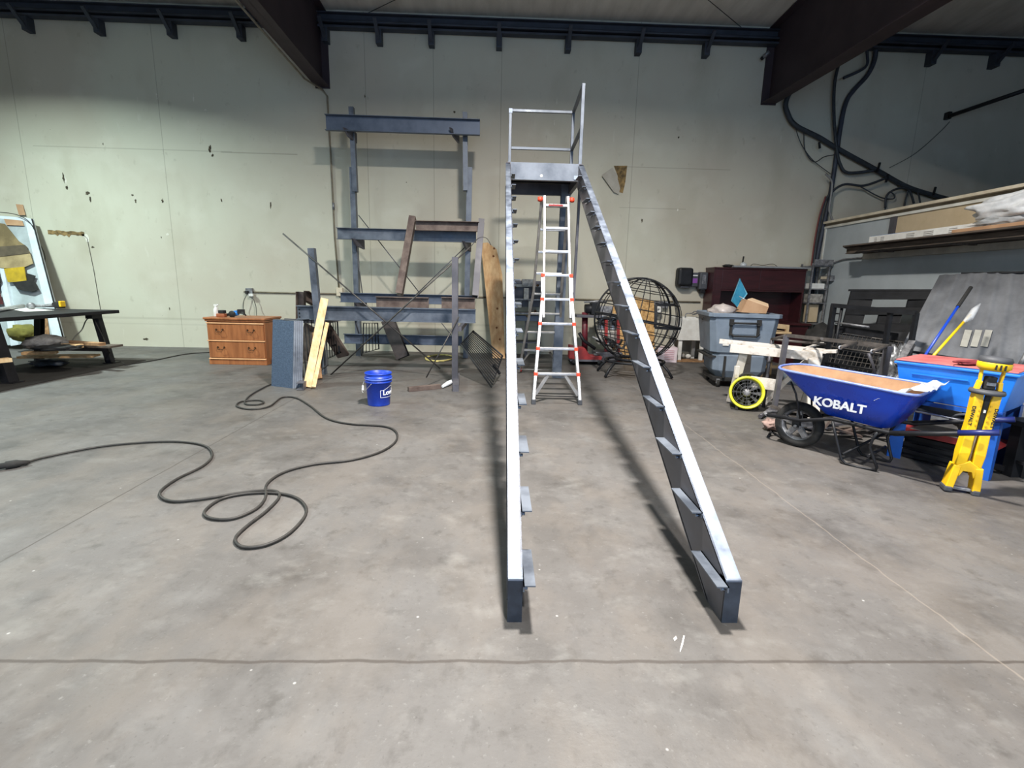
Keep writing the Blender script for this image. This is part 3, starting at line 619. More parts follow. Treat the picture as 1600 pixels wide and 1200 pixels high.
# baluster panels
def panel(name, label, c, n, m, group=None, rb=.007, rf=.016, cat='railing panel', inset=0):
    c = [V(x) for x in c]; t = T(name, label, cat, sum(c, V((0, 0, 0)))/4, group)
    obj('frame', MB().tube(c, rf, 4, closed=True), m, t)
    for k in range(1, n):
        f = k/n; obj('baluster', MB().cyl(c[0].lerp(c[1], f), c[3].lerp(c[2], f), rb, 6), m, t)
    return t
t = panel('railing_panel', 'black baluster railing panel leaning behind the grey tread pans', [W(470, 603, 6.9), W(512, 570, 7.2), W(507, 498, 7.6), W(459, 501, 7.3)], 9, blackm)
t = panel('railing_panel', 'black baluster railing panel standing under the rack beside the brown channel', [W(508, 562, 7.9), W(530, 552, 8.2), W(527, 500, 8.2), W(505, 500, 7.9)], 6, blackm)
t = panel('railing_panel', 'small black baluster panel standing in shadow under the rack behind the dark channel', [W(567, 552, 8.9), W(592, 545, 9.1), W(590, 505, 9.1), W(568, 505, 8.9)], 5, blackm)
t = panel('railing_panel', 'black railing panel with many bars lying askew beside the left stringer', [G(768, 607)+V((0, 0, .02)), W(785, 556, 7.3), W(739, 517, 7.6), W(720, 538, 7.3)], 1, blackm)
c = [G(768, 607)+V((0, 0, .02)), W(785, 556, 7.3), W(739, 517, 7.6), W(720, 538, 7.3)]
for k in range(1, 13): obj('baluster', MB().cyl(c[0].lerp(c[1], k/13), c[3].lerp(c[2], k/13), .008, 6), blackm, t)
obj('foot_bracket', MB().beam(W(771, 570, 7.1), W(781, 584, 7.0), .03, .03), blackm, t)
# stacked grey tread pans
for k in range(5):
    a, b = G(424, 603), G(457, 607); d = V((.020*k, .012*k, 0)); e = b-a; up = V((-.02, .22, W(440, 500, 6.66).z))
    lb = ['frontmost perforated blue-grey steel tread pan of the leaning stack left of the rack', 'second tread pan from the front, only its narrow edge showing', 'middle tread pan of the leaning stack, only its edge showing', 'fourth tread pan from the front of the leaning stack', 'rearmost tread pan of the leaning stack, beside the baluster panel'][k]
    t = T('tread_pan', lb, 'steel tread', a+d, 'steel tread pans leaning in a stack')
    b_ = MB().slab([a+d, b+d, b+d+up, a+d+up], V((.0, .006, 0)))
    n_ = V((.016, .0095, .0))
    obj('pan_face', b_, mat('punched_steel', (70, 84, 104), (88, 104, 126), 60, .5, .5, .3) if k == 0 else mill, t)
    b_ = MB().slab([b+d, b+d+n_, b+d+n_+up, b+d+up], V((.006, -.002, 0))); obj('side_lip', b_, mill, t)
    b_ = MB().slab([a+d+up, b+d+up, b+d+n_+up, a+d+n_+up], V((0, 0, .005))); obj('top_lip', b_, mill, t)
# pine boards
def board(name, label, p0, p1, w_, th, m, up, cat='board', **k):
    return tag(obj(name, MB().beam(p0, p1, w_, th, up), m, bev=.003, **k), label, cat)
board('pine_board', 'pale new pine stud leaning on the rack post, front one of the pair', W(480, 605, 6.35), W(507, 467, 6.95), .10, .04, wood1, (.35, -1, 0))
board('pine_board', 'pale pine stud leaning just behind the front one, lower end showing', G(490, 608)+V((0, .0, .02)), W(511, 505, 7.05), .05, .04, wood1, (.35, -1, 0))
board('pine_board', 'dull pine offcut standing upright behind the leaning studs', G(497, 594)+V((0, 0.05, .01)), W(492, 520, 7.25), .08, .04, wood3, (.35, -1, 0))
pts = [W(770, 556, 9.2), W(789, 562, 9.2), W(785, 430, 9.75), W(776, 390, 9.85), W(762, 379, 9.88), W(751, 380, 9.88)]
pts[0].z = pts[1].z = .02
t = T('plywood_plank', 'tall knotty plywood plank leaning on the wall right of the rack', 'plank', pts[0]); o = obj('plank_face', MB().slab(pts, (0, .022, .004)), wood2, t)
for a in ((771, 400), (777, 482), (776, 512), (781, 530), (772, 388)):
    y = 9.2+(562-a[1])/180*.66; 
    obj('knot', MB().lathe([(0, -.004), (.02, -.004), (.02, .004), (0, .004)], W(*a, 9.2+(9.88-9.2)*(556-a[1])/176)-V((0, .004, 0)), 'Y', 10), mat('knot_brown', (120, 76, 42), rough=.8), o)
# yellow hose coil
p = []; c = G(687, 561)
for k in range(40): a = 2*math.pi*k/13.3; p.append(c+V(((.24+.02*math.sin(k))*math.cos(a), (.42)*math.sin(a)+.0, .015+.0004*k)))
tag(obj('yellow_hose', MB().tube(p, .011, 6), mat('pale_yellow_hose', (200, 186, 116), rough=.6)), 'pale yellow hose coiled loosely on the floor under the rack', 'hose')
# bucket
bc = G(588, 636); bc.y += .13; bc.z = 0
t = T('plastic_bucket', 'blue five gallon bucket with a wire handle standing alone on the floor', 'bucket', bc)
obj('bucket_body', MB().lathe([(0, .004), (.118, 0), (.122, .01), (.136, .26), (.148, .262), (.149, .275), (.140, .28), (.142, .31), (.150, .312), (.151, .325), (.143, .327), (.144, .355), (.150, .362), (.147, .370), (.141, .366), (.133, .30), (.118, .02), (0, .014)], bc, seg=40), blueb, t)
obj('rim_band', MB().lathe([(.149, .296), (.153, .298), (.153, .308), (.149, .31)], bc, seg=40), mat('light_blue_band', (84, 112, 206), rough=.4), t)
hp = [bc+V((-.146, -.05, .275)), bc+V((-.165, -.08, .2)), bc+V((-.15, -.10, .155)), bc+V((-.10, -.135, .20)), bc+V((-.04, -.152, .265))]
obj('handle', MB().tube(hp, .0028, 6, smooth=5), alu, t); obj('handle_grip', MB().box(bc+V((-.158, -.06, .20)), (.02, .02, .05)), white, t)
def onb(z0, a0):
    def f(co):
        a = a0+co.x/.132; r = .1275+.0535*(z0+co.y)*.9+co.z+.0015; return bc+V((r*math.sin(a), -r*math.cos(a), z0+co.y))
    return f
text("Lowe's", .075, letter, t, None, bend=onb(.155, 1.36), bold=.002)
# logo outline as a thin raised band
b = MB(); f = onb(.155, 1.36); w_ = .004
def strip(a, c, n=8):
    for i in range(n):
        u0 = V(a).lerp(V(c), i/n); u1 = V(a).lerp(V(c), (i+1)/n); d = (u1-u0).normalized(); s_ = V((-d.y, d.x, 0))*w_/2
        b.f([b.v(f(V((*q_.xy, .0005)))) for q_ in (u0-s_, u1-s_, u1+s_, u0+s_)])
for a, c in (((-.13, -.05, 0), (.13, -.05, 0)), ((-.13, -.05, 0), (-.13, .03, 0)), ((.13, -.05, 0), (.13, .03, 0)), ((-.13, .03, 0), (-.10, .03, 0)), ((-.10, .03, 0), (0, .075, 0)), ((0, .075, 0), (.10, .03, 0)), ((.10, .03, 0), (.13, .03, 0))): strip(a, c)
obj('logo_outline', b, letter, t)
# offcut bar and wrapped stuff on the floor
a, b_ = G(638, 612), G(688, 607)
t = T('steel_offcut', 'short grey steel bar lying on the floor right of the blue bucket', 'steel bar', a); obj('bar', MB().beam(a+V((0, 0, .03)), b_+V((0, 0, .03)), .06, .06), rusty, t, bev=.003)
a, b_ = G(692, 607), G(711, 598); tag(obj('paper_wrap', MB().tube([a+V((0, 0, .03)), a.lerp(b_, .5)+V((0, 0, .035)), b_+V((0, 0, .04))], [.02, .035, .025], 8), bagw), 'white paper wad against the foot of the right rack post', 'paper')
# black cord on the floor
cp = [(33, 729), (70, 717), (165, 699), (260, 692), (315, 697), (332, 712), (318, 730), (275, 752), (250, 773), (268, 786), (320, 782), (380, 772), (425, 769), (437, 778), (418, 800), (385, 826), (368, 845), (380, 858), (415, 855), (450, 838), (475, 812), (478, 795), (462, 780), (430, 773), (385, 774), (345, 783), (320, 802), (330, 813), (365, 813), (400, 798), (415, 780), (418, 758), (445, 740), (490, 728), (550, 721), (595, 708), (618, 692), (619, 677), (600, 668), (545, 664), (510, 655), (485, 636), (462, 623), (440, 623), (420, 637), (390, 641), (370, 636), (378, 629), (405, 627), (412, 631), (400, 634), (383, 632), (390, 620), (412, 607), (423, 602)]
P3 = [G(a, b)+V((0, 0, .012)) for a, b in cp]
t = T('extension_lead', 'long black power cord looping across the concrete at the left', 'cord', G(420, 770))
obj('cord', MB().tube(P3, .009, 8, smooth=7), cable, t)
p0 = G(-12, 737)+V((0, 0, .03)); p1 = G(33, 729)+V((0, 0, .026)); d = (p1-p0).normalized()
obj('connector', MB().tube([p0, p0.lerp(p1, .45), p0.lerp(p1, .5), p1-d*.02, p1, p1+d*.05], [.022, .022, .030, .030, .022, .010], 12), rubber, t)
tag(obj('extension_lead', MB().tube([G(195, 571)+V((0, 0, .008)), G(240, 564)+V((0, 0, .008)), G(290, 554)+V((0, 0, .008)), G(330, 551)+V((0, 0, .008))], .009, 6, smooth=5), cable), 'thin dark cord running from the workbench leg to the file cabinet', 'cord')
# ================================================================ FILE CABINET
c0 = G(328, 569); c1_ = G(412, 571); ex = (c1_-c0); wd = .88; ex = V((1, -.02, 0)); ey = V((.02, 1, 0)); o_ = G(328, 569); wd = (G(420, 571)-o_).length*.965
t = T('file_cabinet', 'two-drawer oak veneer lateral file cabinet against the back wall', 'cabinet', o_+ex*wd/2+ey*.25)
def cb(x0, x1, y0, y1, z0, z1): 
    c = o_+ex*(x0+x1)/2+ey*(y0+y1)/2+V((0, 0, (z0+z1)/2)); return MB().box(c, (x1-x0, y1-y0, z1-z0), rz=-.02)
obj('carcass', cb(.0, wd, .02, .56, 0, .70), oak, t, bev=.003)
obj('plinth', cb(-.005, wd+.005, 0, .03, 0, .075), oak, t, bev=.004)
b = MB().ext([(0, 0), (0, .018), (.02, .03), (.03, .05), (.6, .05), (.6, 0)], o_+ex*(-.025)+V((0, -.03, .695)), o_+ex*(wd+.025)+V((0, -.03, .695)))
obj('top', cb(-.03, wd+.03, -.03, .58, .72, .755), oak, t, bev=.008); obj('cornice', cb(-.015, wd+.015, -.012, .57, .69, .72), oak, t, bev=.006)
tm = mat('light_edge_moulding', (224, 176, 130), (206, 150, 104), 4, .4)
for z in (.655, .375, .085): obj('moulding', cb(.0, wd, -.012, .02, z, z+.02), tm, t, bev=.004)
for z0_, z1_ in ((.40, .645), (.115, .365)):
    d_ = obj('drawer', cb(.012, wd-.012, -.004, .02, z0_, z1_), oak, t, bev=.003)
    for fx in (.23, .77):
        c = o_+ex*wd*fx+V((0, -.012, (z0_+z1_)/2+.03)); h = MB().tube([c+V((-.05, 0, .01)), c+V((-.05, -.022, .0)), c+V((-.03, -.028, -.028)), c+V((0, -.03, -.018)), c+V((.03, -.028, -.028)), c+V((.05, -.022, 0)), c+V((.05, 0, .01))], .005, 6, smooth=4)
        for s in (-1, 1): h.slab([c+V((s*.05-.018, .002, .012)), c+V((s*.05, .002, .028)), c+V((s*.05+.018, .002, .012)), c+V((s*.05, .002, -.01))], (0, -.005, 0))
        obj('handle', h, brass, d_)
TOPZ = .755
c = W(337, 480, 8.25); c.z = TOPZ
t = T('spray_bottle', 'white spray bottle standing on the left of the file cabinet', 'bottle', c)
obj('bottle_body', MB().lathe([(0, 0), (.036, 0), (.038, .01), (.038, .10), (.03, .13), (.014, .15), (.014, .165), (0, .165)], c, seg=20), white, t)
b = MB().box(c+V((0, 0, .18)), (.05, .03, .03)); b.box(c+V((.035, 0, .19)), (.03, .02, .02)); b.beam(c+V((.01, 0, .165)), c+V((.03, 0, .13)), .012, .01); obj('trigger_head', b, white, t)
c = W(346, 486, 8.15); c.z = TOPZ
t = T('tool_case', 'small brown and black case lying beside the spray bottle', 'case', c)
obj('case_body', MB().box(c+V((0, 0, .03)), (.13, .1, .055)), mat('tan_case', (150, 84, 50), rough=.6), t, bev=.01); obj('case_lid', MB().box(c+V((.01, 0, .085)), (.09, .09, .05)), rubber, t, bev=.01)
c = W(366, 488, 8.2); c.z = TOPZ
t = T('angle_grinder', 'blue and black power tool lying on the file cabinet', 'power tool', c)
obj('motor_body', MB().tube([c+V((-.06, 0, .05)), c+V((.01, 0, .06)), c+V((.06, .01, .07))], [.03, .045, .04], 14), mat('tool_blue', (30, 120, 200), rough=.4), t)
b = MB().box(c+V((.10, .02, .09)), (.10, .08, .07), rz=.3); b.tube([c+V((.12, 0, .08)), c+V((.19, -.01, .03))], [.02, .012], 8); b.tube([c+V((-.05, 0, .05)), c+V((-.13, -.01, .03))], [.025, .02], 8); obj('handle', b, rubber, t)
obj('disc', MB().lathe([(0, 0), (.055, 0), (.055, .006), (0, .006)], c+V((-.01, -.05, .05)), 'Y', 20), rubber, t)
# ================================================================ WORKBENCH, left
bx0, bx1, by0, by1, bz = -7.35, -6.06, 4.3, 8.2, .83
t = T('steel_workbench', 'black steel workbench with splayed trestle legs at the far left', 'workbench', ((bx0+bx1)/2, 6.3, 0))
obj('bench_top', MB().span((bx0, by0, bz-.05), (bx1, by1, bz)), black, t, bev=.006)
for x, y in ((bx1-.15, 6.35), (bx1-.15, 8.0), (bx0+.15, 6.35), (bx0+.15, 8.0)):
    s = -1 if x < -6.6 else 1
    obj('leg', MB().chan((x+s*.10, y, 0.02), (x-s*.02, y, bz-.05), .09, .14 if y < 7 else .09, .01, s, (0, 1, 0)), black, t)
    obj('foot', MB().span((x+s*.02-.03, y-.08, 0), (x+s*.16, y+.08, .02)), black, t)
for y in (6.35, 8.0): obj('crossbar', MB().beam((bx0+.2, y, .22), (bx1-.16, y, .22), .06, .06), black, t)

obj('outlet_strip', MB().box((bx1-.2, 7.93, bz-.09), (.10, .2, .06)), blackm, t)
tag(obj('extension_lead', MB().tube([W(147, 492, 7.9), W(135, 500, 7.9), W(128, 515, 7.8), W(118, 525, 7.7), W(113, 532, 7.6)], .008, 6, smooth=5), MC['grey_cord']), 'grey cord hanging off the bench underside to the wood pile', 'cord')
tag(obj('extension_lead', MB().tube([W(146, 493, 7.95), W(150, 505, 7.9), W(160, 525, 7.8), W(168, 545, 7.7), G(178, 560)+V((0, 0, .01)), G(197, 571)+V((0, 0, .01))], .008, 6, smooth=5), cable), 'dark cord dropping along the rear bench leg to the floor', 'cord')
def cz(px, py, z): p = G(px, py, z); return p
c = V((-6.93, 8.02, bz)); t = T('cordless_drill', 'yellow and black cordless tool lying on the workbench', 'power tool', c)
obj('tool_body', MB().tube([c+V((-.22, -.05, .05)), c+V((-.15, -.03, .05)), c+V((-.02, 0, .06)), c+V((.02, 0, .07))], [.02, .022, .03, .04], 12), greymet, t)
obj('battery', MB().box(c+V((.09, .02, .07)), (.10, .09, .10)), rubber, t, bev=.012); obj('yellow_shell', MB().box(c+V((.135, .01, .085)), (.035, .095, .09)), yellow, t, bev=.010)
obj('chuck', MB().lathe([(0, 0), (.05, 0), (.055, .02), (.04, .06), (0, .06)], c+V((-.26, -.06, .05)), 'Y', 16), greymet, t)
a, b_ = G(-20, 487, bz+.03), G(36, 478, bz+.03); tag(obj('metal_tube', MB().cyl(a, b_, .03), alu), 'pale metal tube lying on the near side of the workbench', 'tube')
a = [G(*p, bz+.002) for p in ((20, 484), (45, 481), (85, 485), (40, 487))]; tag(obj('paper_sheet', MB().slab(a, (0, 0, .002)), white), 'white paper sheet lying on the workbench', 'paper')
# scrap wood beneath
zz = .33
def wd_(px, py, qx, qy, z, w_, h, lb, m=wood3): a, b = G(px, py, z), G(qx, qy, z); tag(obj('scrap_board', MB().beam(a, b, w_, h), m, bev=.003), lb, 'board', 'scrap boards under the workbench')
wd_(62, 539, 182, 541, .33, .28, .03, 'wide weathered board under the bench sticking out past the rear leg', woodd)
wd_(95, 534, 160, 538, .40, .10, .045, 'light stud on top of the scrap pile by the rear leg')
wd_(95, 540, 125, 541, .385, .12, .05, 'short light block in the scrap pile', wood2)
wd_(-15, 565, 16, 562, .33, .10, .05, 'pine stud end at the left picture edge under the bench', wood1)
wd_(35, 552, 90, 550, .30, .12, .04, 'pine stud lying along the low shelf', wood2)
wd_(35, 557, 150, 556, .17, .25, .03, 'wide board at the bottom of the scrap pile', wood2)
tag(obj('grey_cloth', MB().blob(G(72, 535, .42), (.22, .25, .10), 2, .3), rag), 'grey dusty cloth heap on the wood pile under the bench', 'cloth')
c = G(80, 573); tag(obj('grey_sack', MB().blob(c+V((0, .0, .06)), (.25, .18, .05), 4, .3), mat('slate_cloth', (72, 78, 84), (52, 56, 62), 12, .8)), 'slate grey sack on the floor under the bench', 'sack')
tag(obj('black_bag', MB().blob(G(92, 545, .36)+V((0, 0, .02)), (.24, .22, .04), 6, .3), rubber), 'flat black bag draped over the scrap boards', 'bag')
tag(obj('olive_bag', MB().blob(W(38, 520, 9.0), (.22, .2, .14), 8, .25), mat('olive_canvas', (110, 106, 44), (84, 82, 34), 6, .9)), 'olive green bag behind the front bench leg', 'bag')
# leaning glazed door with junk behind the glass
lean = lambda px, py: W(px, py, 9.35+.55*(540-py)/210)
t = T('glazed_door', 'white framed glass door leaning on the wall behind the workbench', 'door', lean(60, 535))
wf = mat('white_door_frame', (208, 216, 222), (186, 196, 204), 5, .5)
out = [lean(-60, 545), lean(96, 533), lean(46, 336), lean(-75, 325)]
obj('door_stile', MB().slab([lean(84, 535), lean(99, 533), lean(49, 342), lean(38, 340)], (0, .05, 0)), wf, t)
obj('door_stile', MB().slab([lean(21, 540), lean(33, 538), lean(5, 395), lean(-6, 380)], (0, -.05, 0)), wf, t)
obj('top_rail', MB().slab([lean(-75, 332), lean(40, 340), lean(42, 352), lean(-72, 345)], (0, .05, 0)), wf, t)
obj('mid_rail', MB().slab([lean(-60, 466), lean(82, 466), lean(85, 476), lean(-60, 478)], (0, .045, 0)), wf, t)
obj('back_panel', MB().slab([lean(-60, 545), lean(86, 534), lean(40, 345), lean(-72, 335)], (0, .008, 0)), mat('pale_panel', (176, 186, 190), (150, 158, 160), 3, .6), t)
obj('edge_seal', MB().tube([lean(100, 533)+V((0, .0, 0)), lean(50, 342)], .012, 6), rubber, t)
def sticker(nm, lb, pts, m, off=.03, cat='cloth'):
    tag(obj(nm, MB().slab([lean(*p)-V((0, off, 0)) for p in pts], (0, -.012, 0)), m), lb, cat)
sticker('brown_tarp', 'tan tarp hanging over the glazed door in a drooping curve', [(-30, 345), (10, 350), (20, 362), (32, 377), (45, 386), (48, 400), (-30, 400)], mat('tan_tarp', (142, 124, 88), (104, 90, 62), 3, .85, 0, .3, trans=0))
sticker('cardboard_strip', 'brown cardboard strip taped at the top of the glazed door', [(8, 342), (36, 345), (39, 353), (12, 352)], card, .012, 'cardboard')
sticker('cloth_bundle', 'beige folded cloth hanging on the glazed door', [(-25, 398), (50, 392), (56, 412), (40, 419), (8, 419), (-20, 412)], mat('beige_cloth', (168, 150, 112), (132, 116, 84), 4, .9, 0, .3), .05)
sticker('dark_cloth', 'grey brown fold of cloth between tarp and yellow bag', [(-28, 388), (44, 383), (52, 396), (0, 402), (-28, 398)], mat('umber_cloth', (92, 82, 66), (70, 62, 50), 5, .9), .06)
sticker('yellow_bag', 'bright yellow bag hanging on the glazed door', [(12, 420), (43, 417), (47, 440), (18, 441)], mat('yellow_canvas', (186, 156, 30), (146, 122, 26), 5, .8, 0, .2), .06, 'bag')
sticker('black_pouch', 'black pouch hanging below the yellow bag', [(26, 441), (58, 437), (66, 452), (56, 456), (34, 452)], rubber, .07, 'bag')
sticker('black_pouch', 'black pouch tucked right of the yellow bag', [(46, 427), (60, 431), (56, 441), (48, 440)], rubber, .05, 'bag')
sticker('red_cloth', 'dark red cloth at the left picture edge above the bench', [(-20, 452), (8, 455), (14, 475), (-20, 476)], mat('dark_red_cloth', (92, 34, 36), (60, 24, 26), 6, .9), .1)
sticker('black_jacket', 'black jacket shape hanging at the left picture edge', [(-30, 415), (2, 410), (10, 440), (2, 455), (-30, 455)], rubber, .09)
obj('brown_board', MB().slab([lean(66, 535)-V((0, .02, 0)), lean(80, 534)-V((0, .02, 0)), lean(74, 490)-V((0, .02, 0)), lean(62, 490)-V((0, .02, 0))], (0, .01, 0)), wood3, t)
tag(obj('cardboard_tab', MB().slab([W(25, 319, WY-.01), W(36, 320, WY-.01), W(40, 336, WY-.03), W(30, 336, WY-.03)], (0, -.006, 0)), card), 'small cardboard piece on the wall above the glazed door', 'cardboard')
tag(obj('loose_wire', MB().tube([lean(0, 332)-V((0, .05, 0)), lean(30, 336)-V((0, .05, 0)), lean(52, 350)-V((0, .05, 0)), W(62, 380, 9.9), W(70, 400, 9.95), W(68, 420, 9.95)], .007, 6, smooth=5), cable), 'thin wire arching over the glazed door', 'wire')
mm_ = mat('bench_shadow_black', (34, 31, 28), (44, 40, 36), 5, .9, 0, .2)  # near-black sheet that paints the workbench's cast shadow onto the floor
tag(obj('bench_shadow_sheet', MB().span((-8.6, 3.2, .001), (-5.82, 8.32, .008)), mm_), 'dark sheet on the floor painted as the shadow of the workbench', 'painted shadow')
# ================================================================ MACHINES by the wall
# bench machine seen between the left stringer and the ladder
p = W(822, 470, 9.6)
t = T('bench_machine', 'grey steel machine on a dark stand behind the ladder', 'machine', V((p.x, 9.6, 0)))
def wbox(nm, xa, ya, xb, yb, y, d, m, par, bev=.004):
    a, b = W(xa, ya, y), W(xb, yb, y); return obj(nm, MB().span((a.x, y, min(a.z, b.z)), (b.x, y+d, max(a.z, b.z))), m, par, bev=bev)
lg = mat('machine_light', (188, 184, 176), (130, 126, 120), 16, .5, .3, .1)
wbox('back_plate', 800, 438, 846, 480, 9.75, .08, milld, t); wbox('head', 816, 436, 834, 447, 9.55, .15, lg, t); wbox('rail', 800, 444, 846, 449, 9.6, .1, lg, t)
wbox('motor', 819, 450, 826, 468, 9.5, .15, lg, t); wbox('rail', 800, 466, 846, 470, 9.55, .12, greymet, t); wbox('control_box', 802, 470, 815, 481, 9.6, .1, lg, t)
wbox('spindle', 826, 470, 830, 492, 9.55, .08, lg, t); wbox('bed', 800, 488, 846, 492, 9.5, .3, greymet, t); wbox('bed_front', 800, 493, 846, 502, 9.48, .3, bluest, t)
a = W(801, 500, 9.5); b = W(846, 500, 9.5)
for x in (a.x+.03, b.x-.04, (a.x+b.x)/2): obj('leg', MB().beam((x, 9.62, 0), (x, 9.62, a.z), .06, .08, (0, 1, 0)), milld, t)
obj('shelf', MB().span((a.x, 9.45, .28), (b.x, 9.8, .31)), milld, t); wbox('cabinet', 832, 448, 846, 466, 9.6, .12, mat('dark_box', (52, 50, 50), rough=.5), t)
for px, py in ((805, 449), (836, 486), (824, 494), (840, 446)): obj('knob', MB().lathe([(0, 0), (.025, 0), (.025, .03), (0, .03)], W(px, py, 9.5), 'Y', 10), brass, t)
# engine-like heap of machine parts on a red jack, left of the globe
t = T('drill_machine', 'dark drill machine with a small table and red column left of the globe cage', 'machine', G(918, 560))
yy = 9.2
obj('column', MB().cyl(V((W(915, 520, yy).x, yy, .12)), W(914, 488, yy), .055, 14), mat('maroon_enamel', (104, 28, 40), (70, 22, 30), 8, .5), t)
obj('motor', MB().tube([W(914, 483, yy), W(934, 482, yy)], .09, 14), blackm, t); wbox('head', 925, 472, 937, 492, yy-.1, .25, blackm, t, .01)
obj('arm', MB().cyl(W(913, 472, yy), W(948, 471, yy), .02), greymet, t); wbox('table', 901, 492, 940, 497, yy-.2, .4, milld, t); wbox('top_cap', 930, 469, 946, 474, yy, .15, greymet, t, .01)
obj('base', MB().box((W(918, 560, yy).x, yy, .07), (.5, .5, .12)), milld, t, bev=.02)
wbox('gearbox', 936, 478, 957, 492, yy, .2, greymet, t, .01); obj('lever', MB().tube([W(905, 520, yy-.2), W(912, 532, yy-.2), W(930, 545, yy-.2)], .03, 8), blackm, t)
t = T('engine_block', 'grey two-cylinder engine on a red stand behind the globe cage', 'engine', G(950, 565))
for px in (941, 958):
    c = W(px, 503, 9.3); b = MB()
    obj('cylinder', MB().lathe([(0, -.14), (.09, -.14)]+[(r_, -.13+.02*i) for i in range(14) for r_ in ((.11, .085) if i % 2 else (.085, .11))][:26]+[(.08, .15), (0, .15)], c, seg=16, sm=False), alu, t)
    obj('fan_port', MB().lathe([(0, 0), (.055, 0), (.06, .03), (0, .03)], c-V((0, .13, 0)), 'Y', 14), black, t)
wbox('crankcase', 935, 516, 966, 540, 9.15, .3, lg, t, .03); wbox('frame', 932, 496, 968, 499, 9.1, .35, blackm, t)
obj('red_leg', MB().beam(V((W(947, 560, 9.1).x, 9.1, 0)), W(947, 500, 9.1), .05, .06, (0, 1, 0)), redp, t); obj('red_leg', MB().beam(V((W(966, 560, 9.1).x, 9.1, 0)), W(966, 500, 9.1), .05, .06, (0, 1, 0)), redp, t)
for i in range(5):
    c = W(938+6*i, 535+5*(i % 3), 9.05); obj('hose', MB().tube([c+V((-.15, 0, .1)), c+V((0, -.08, .03)), c+V((.12, 0, -.05)), c+V((.2, .05, .05))], .022, 8, smooth=4), (greymet, blackm, lg, rubber, greymet)[i], t)
obj('lower_pan', MB().box((W(950, 555, 9.1).x, 9.2, .12), (.5, .4, .16)), milld, t, bev=.02)
c = G(917, 570); t = T('floor_jack', 'low red trolley jack on the floor behind the ladder', 'jack', c)
obj('jack_body', MB().slab([c+V((-.32, 0, .10)), c+V((.25, 0, .06)), c+V((.27, 0, .15)), c+V((.05, 0, .17)), c+V((-.05, 0, .30)), c+V((-.32, 0, .34))], (0, .22, 0)), redp, t, bev=.01)
obj('saddle', MB().lathe([(0, 0), (.05, 0), (.06, .04), (0, .04)], c+V((.18, .1, .15))), greymet, t); obj('frame_plate', MB().box(c+V((0, .10, .08)), (.62, .30, .03)), milld, t)
for sx, sy in ((-.25, -.05), (.22, -.05), (-.25, .27), (.22, .27)): obj('wheel', MB().lathe([(0, -.02), (.045, -.02), (.045, .02), (0, .02)], c+V((sx, sy, .045)), 'Y', 14), blackm, t)
# plywood behind the globe
a, b = W(952, 568, 9.55), W(1020, 568, 9.55); pts = [V((a.x, 9.45, .0)), V((b.x, 9.45, .0)), W(1022, 470, 9.85), W(992, 463, 9.85), W(952, 480, 9.85)]
tag(obj('osb_sheet', MB().slab(pts, (0, .018, 0)), osb), 'tan strand board sheet leaning on the wall behind the globe cage', 'board')
c = W(1028, 484, 9.9); t = T('paper_roll_holder', 'white paper roll on a wall holder behind the globe cage', 'paper roll', c)
obj('roll', MB().lathe([(.02, -.06), (.07, -.06), (.07, .06), (.02, .06), (.02, -.06)], c, 'Y', 20), white, t); obj('holder', MB().box(c+V((0.06, .06, .1)), (.3, .06, .14)), greymet, t, bev=.01)
# globe cage
gc = W(996, 500, 7.75); R_ = .655
t = T('globe_cage', 'black wire globe cage with a rectangular door opening on a ring base', 'wire globe', V((gc.x, gc.y, 0)))
def gp(lat, lon, r=R_):
    q_ = V((r*math.cos(lat)*math.cos(lon), r*math.cos(lat)*math.sin(lon), r*math.sin(lat)*.97)); ca, sa = math.cos(-.16), math.sin(-.16)
    return gc+V((q_.x*ca+q_.z*sa*-1, q_.y, q_.x*sa+q_.z*ca))
for k in range(13):
    lo = 2*math.pi*k/13+.1
    obj('meridian', MB().tube([gp(la, lo) for la in [math.radians(-68+146*i/24) for i in range(25)]], .007, 6), blackm, t)
for k, la in enumerate(range(-60, 76, 15)):
    obj('parallel', MB().tube([gp(math.radians(la), 2*math.pi*i/36) for i in range(36)], .007 if la else .014, 6, closed=True), blackm, t)
for lo in (0.0, math.pi*.93, .42):
    pts = [gp(math.radians(-80+170*i/28), lo, R_+.005) for i in range(29)]; obj('main_hoop', MB().tube(pts, .016, 6), blackm, t)
b = MB(); dpt = lambda u_, v_: V((gc.x+u_, gc.y-math.sqrt(max(.02, R_**2-u_**2-v_**2)), gc.z+v_))
for e in (((.08, .26), (.42, .26)), ((.08, -.06), (.08, .26)), ((.08, -.06), (.62, -.10))):
    pts = [dpt(*(V((*e[0], 0)).lerp(V((*e[1], 0)), i/8)).xy) for i in range(9)]
    for p0, p1 in zip(pts, pts[1:]): b.beam(p0, p1, .016, .04) if e[0][1] == e[1][1] or e[1][0] > .5 else b.beam(p0, p1, .04, .016, (0, 1, 0))
obj('door_frame', b, blackm, t)
obj('base_ring', MB().tube([V((gc.x+.46*math.cos(a_), gc.y+.40*math.sin(a_), .235)) for a_ in [2*math.pi*i/28 for i in range(28)]], .02, 6, closed=True), blackm, t)
obj('base_plate', MB().tube([V((gc.x+.30*math.cos(a_), gc.y+.25*math.sin(a_), .265)) for a_ in [2*math.pi*i/28 for i in range(28)]], .025, 6, closed=True), blackm, t)
for sx, sy in ((-1, -1), (1, -1), (1, 1), (-1, 1)): obj('leg', MB().tube([V((gc.x+sx*.36, gc.y+sy*.22, .235)), V((gc.x+sx*.46, gc.y+sy*.26, .12)), V((gc.x+sx*.52, gc.y+sy*.30, .015))], .022, 6), blackm, t)
